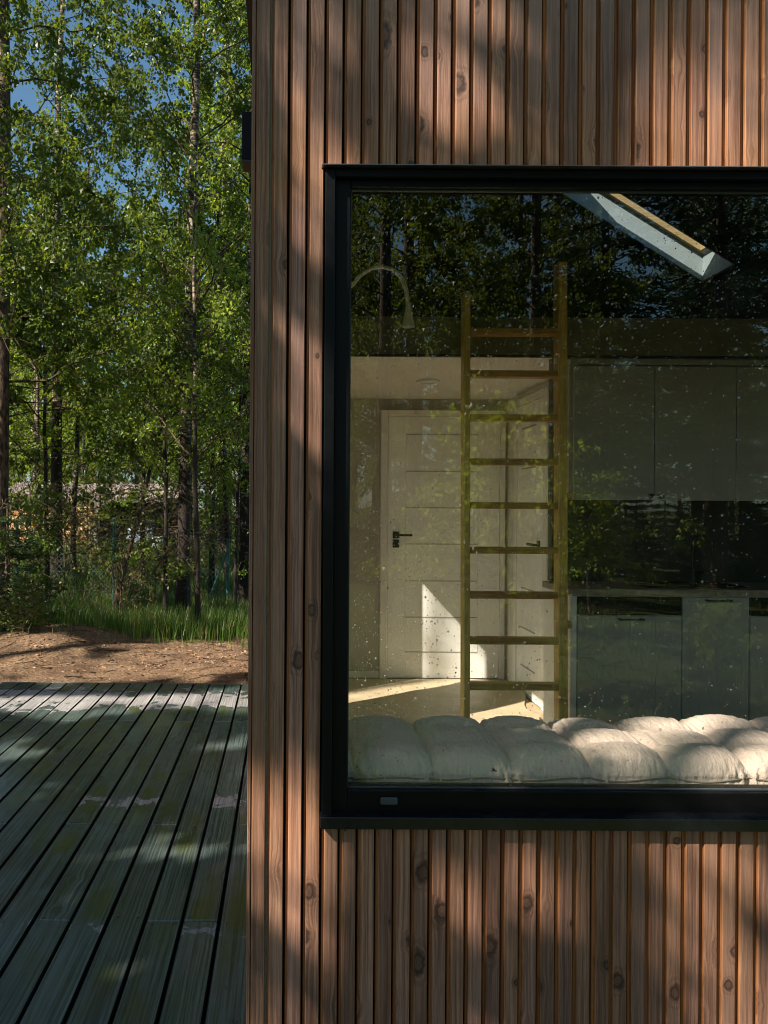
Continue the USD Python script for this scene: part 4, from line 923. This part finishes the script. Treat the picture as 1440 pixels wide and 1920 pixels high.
def litter():
    rng = np.random.default_rng(33); ms = []
    for _ in range(300):
        x, y = rng.uniform(-4.5, -0.1), rng.uniform(4.25, 7.2); a = rng.normal(0.25, 0.5) if rng.random() < .7 else rng.uniform(0, 3.14); l = rng.uniform(0.04, 0.3) * rng.choice([0.6, 1, 1.8], p=[.5, .35, .15])
        e = np.array([math.cos(a), math.sin(a)]) * l / 2
        q = [(x - e[0], y - e[1]), (x + rng.normal(0, l * .06), y + rng.normal(0, l * .06)), (x + e[0], y + e[1])]
        ms.append(tube([(u, w, float(ground_z(u, w)) + 0.006 + rng.uniform(0, .01)) for u, w in q], rng.uniform(0.0015, 0.005), 4))
    return join(ms)
obj('fallen_twigs', litter(), 'dark_bark', kind='stuff', label='thin fallen twigs and roots strewn over the sand', cat='twigs')
rl = np.random.default_rng(35); n = 2600
lx, ly_ = rl.uniform(-4.5, -0.1, n), 4.25 + 3.0 * rl.random(n) ** 0.8
lp = np.stack([lx, ly_, ground_z(lx, ly_) + 0.004], 1)
obj('fallen_leaves', leaves_mesh(lp, np.stack([rl.normal(size=n), rl.normal(size=n), rl.normal(0, 0.15, n)], 1), 0.04, 0.5, rl, 0.2), 'log_bark', kind='stuff', label='small brown leaves and needles scattered on the sand', cat='leaf litter')

# ------------------------------------------------------------------ fence, firewood shed
DF = 11.6
fen = thing('wire_fence', 'low chain link fence with green posts behind the grass', 'fence')
fx0, fx1 = P(-40, 1000, DF)[0], 1.2
fy = DF + EYE[1]
wires = []
zf0, zf1 = float(ground_z(-1.5, fy)) + 0.03, float(ground_z(-1.5, fy)) + 1.05
for x in np.arange(fx0 - 1.02, fx1, 0.075):
    for s in (1, -1):
        xa, xb = (x, x + 1.02) if s > 0 else (x + 1.02, x)
        wires.append(tube([(xa, fy + 0.002 * s, zf0), (xb, fy + 0.002 * s, zf1)], 0.0016, 3, cap=False))
for z in (zf0, (zf0 + zf1) / 2, zf1): wires.append(tube([(fx0 - 1, fy, z), (fx1 + 1, fy, z)], 0.0022, 3))
obj('chain_link', join(wires), 'wire', fen)
for px, top in ((213, 972), (427, 1012), (30, 985)):
    x = P(px, 1050, DF)[0]
    pst = obj('post', tube([(x, fy + 0.03, zf0 - 0.2), (x, fy + 0.03, P(px, top, DF)[2])], 0.024, 10), 'teal_paint', fen, smooth=40)
    cp = trimesh.creation.cylinder(0.028, 0.02, sections=12); cp.apply_translation([x, fy + 0.03, P(px, top, DF)[2]]); obj('cap', cp, 'teal_paint', pst)
x = P(416, 1050, DF)[0]; x2 = P(427, 1050, DF)[0]
obj('brace', tube([(x2, fy + 0.06, P(427, 1030, DF)[2]), (x - 0.25, fy + 0.06, zf0 - 0.05)], 0.018, 8), 'teal_paint', fen)

DSH = 20.0
sy = DSH + EYE[1]
shed = thing('firewood_shed', 'low open firewood shed behind the trees, roofed with loose greyish boards', 'shed')
def SP(px, py, D=DSH): return P(px, py, D)
xl, xr, xm = SP(12, 1000)[0], SP(345, 1000)[0], SP(182, 1000)[0]
zg0 = float(ground_z((xl + xr) / 2, sy)) - 0.05
zt0, zt1 = SP(100, 940)[2], SP(100, 903)[2]
for x in (xl, xm, xr):
    for yy in (sy, sy + 1.3):
        obj('post', box(x - 0.06, x + 0.06, yy - 0.06, yy + 0.06, zg0 - 0.2, zt0 + (0.02 if yy == sy else 0.45)), 'grey_post', shed)
for i in range(24):
    xa = xl - 0.25 + (xr - xl + 0.5) * i / 24; xb = xl - 0.25 + (xr - xl + 0.5) * (i + 1) / 24 - 0.015
    dz = R.uniform(-0.02, 0.03)
    obj('roof_board', extrude_yz([(sy + 0.04, zt0 + 0.095 + dz), (sy + 0.04, zt0 + 0.125 + dz), (sy + 1.6, zt0 + 0.52 + dz), (sy + 1.6, zt0 + 0.49 + dz)], xa, xb), 'roof_slat', shed)
obj('beam', box(xl, xr, sy - 0.05, sy + 0.05, zt0 - 0.02, zt0 + 0.09), 'roof_slat', shed)
obj('rear_boards', box(xl, xr, sy + 1.36, sy + 1.39, zg0, zt0 + 0.4), 'membrane', shed)
rw = np.random.default_rng(3)
rows = int((zt0 - zg0 - 0.05) / 0.125)
nlog = 0
stk = thing('firewood_stack', 'tall stack of split orange firewood ends in the left bay of the shed', 'firewood')
for r_ in range(rows):
    x = xl + 0.1 + (r_ % 2) * 0.06
    while x < xm - 0.1 and nlog < 290:
        rad = rw.uniform(0.05, 0.078); k = rw.integers(3, 7); ang = np.sort(rw.uniform(0, 6.28, k)) if k > 3 else np.array([0, 2.2, 4.1]) + rw.uniform(0, 6.28)
        pts = [(math.cos(t) * rad * rw.uniform(.85, 1.1), math.sin(t) * rad * rw.uniform(.85, 1.1)) for t in np.linspace(0, 6.28, 7)[:-1] + rw.uniform(0, 1)]
        z = zg0 + 0.07 + r_ * 0.125 + rw.normal(0, 0.008)
        m = extrude_xz(Polygon(pts).convex_hull, 0, 0.5); m.apply_translation([x, sy - 0.12 + rw.uniform(-0.06, 0.06), z])
        obj('log', m, rw.choice(['log_end', 'log_end_pale', 'log_end', 'log_bark'], p=[.4, .3, .15, .15]), stk)
        x += rad * 1.95; nlog += 1
tarp = thing('tarp_heap', 'heap under a slack blue grey tarpaulin in the right bay of the shed', 'tarpaulin')
xa, xb = SP(228, 1000)[0], SP(283, 1000)[0]
uu, ww = np.meshgrid(np.linspace(0, 1, 30), np.linspace(0, 1, 24), indexing='ij')
prof = np.sin(np.pi * np.clip(ww * 0.62, 0, 1)); hh = SP(240, 968)[2] - zg0
xx = xa + (xb - xa) * uu + 0.05 * np.sin(ww * 9); yy = sy + 0.15 + ww * 0.9; zz = zg0 + hh * np.minimum(1, prof ** 0.45 * 1.06) * (0.8 + 0.2 * np.sin(np.pi * uu) ** .5) + 0.09 * (meshkit.fbm(np.stack([xx * 3, yy * 3, 0 * xx], -1), 3, 1) - 0.5)
zz[0] = zg0; zz[-1] = zg0
sh1 = grid_mesh(np.stack([xx, yy, zz], -1)); sh2 = sh1.copy(); sh2.vertices[:, 2] -= 0.01; sh2.invert()
obj('tarpaulin', join([sh1, sh2]), 'tarp', tarp, smooth=True)
obj('edge_plank', box(xa - 0.05, xb + 0.05, sy + 0.03, sy + 0.09, zg0 - .05, zg0 + 0.10), 'rusty', tarp)
sack = trimesh.creation.icosphere(3, 1.0); v = sack.vertices.copy(); v *= [0.20, 0.16, 0.26]; v += 0.05 * (meshkit.fbm(v * 9 + 3, 3, 2)[:, None] - 0.5) * sack.vertex_normals
sack.vertices = v; sack.apply_translation([SP(296, 1000)[0], sy - 0.1, zg0 + 0.25])
obj('white_sack', sack, 'white_sack', smooth=True, label='bulging white sack standing at the right end of the tarp heap', cat='sack')
bn = thing('water_barrel', 'dark blue barrel between the firewood stack and the tarp', 'barrel')
xc = SP(198, 1000)[0]
bp = [(0.0, 0.0), (0.19, 0.0), (0.205, 0.04), (0.225, 0.22), (0.225, 0.36), (0.232, 0.38), (0.225, 0.40), (0.225, 0.56), (0.205, 0.74), (0.19, 0.78), (0.0, 0.78)]
bm = trimesh.creation.revolve(bp, sections=22); bm.apply_translation([xc, sy + 0.3, zg0]); obj('body', bm, 'anthracite', bn, smooth=40)
bm = trimesh.creation.cylinder(0.2, 0.03, sections=22); bm.apply_translation([xc, sy + 0.3, zg0 + 0.797]); obj('lid', bm, 'black_metal', bn)
gp = thing('wooden_post', 'weathered grey wooden post left of the blue barrel', 'post')
x = SP(183, 1000)[0]
obj('shaft', box(x - 0.11, x + 0.11, sy - 0.42, sy - 0.2, zg0 - 0.1, SP(183, 980)[2], 0.02), 'grey_post', gp)
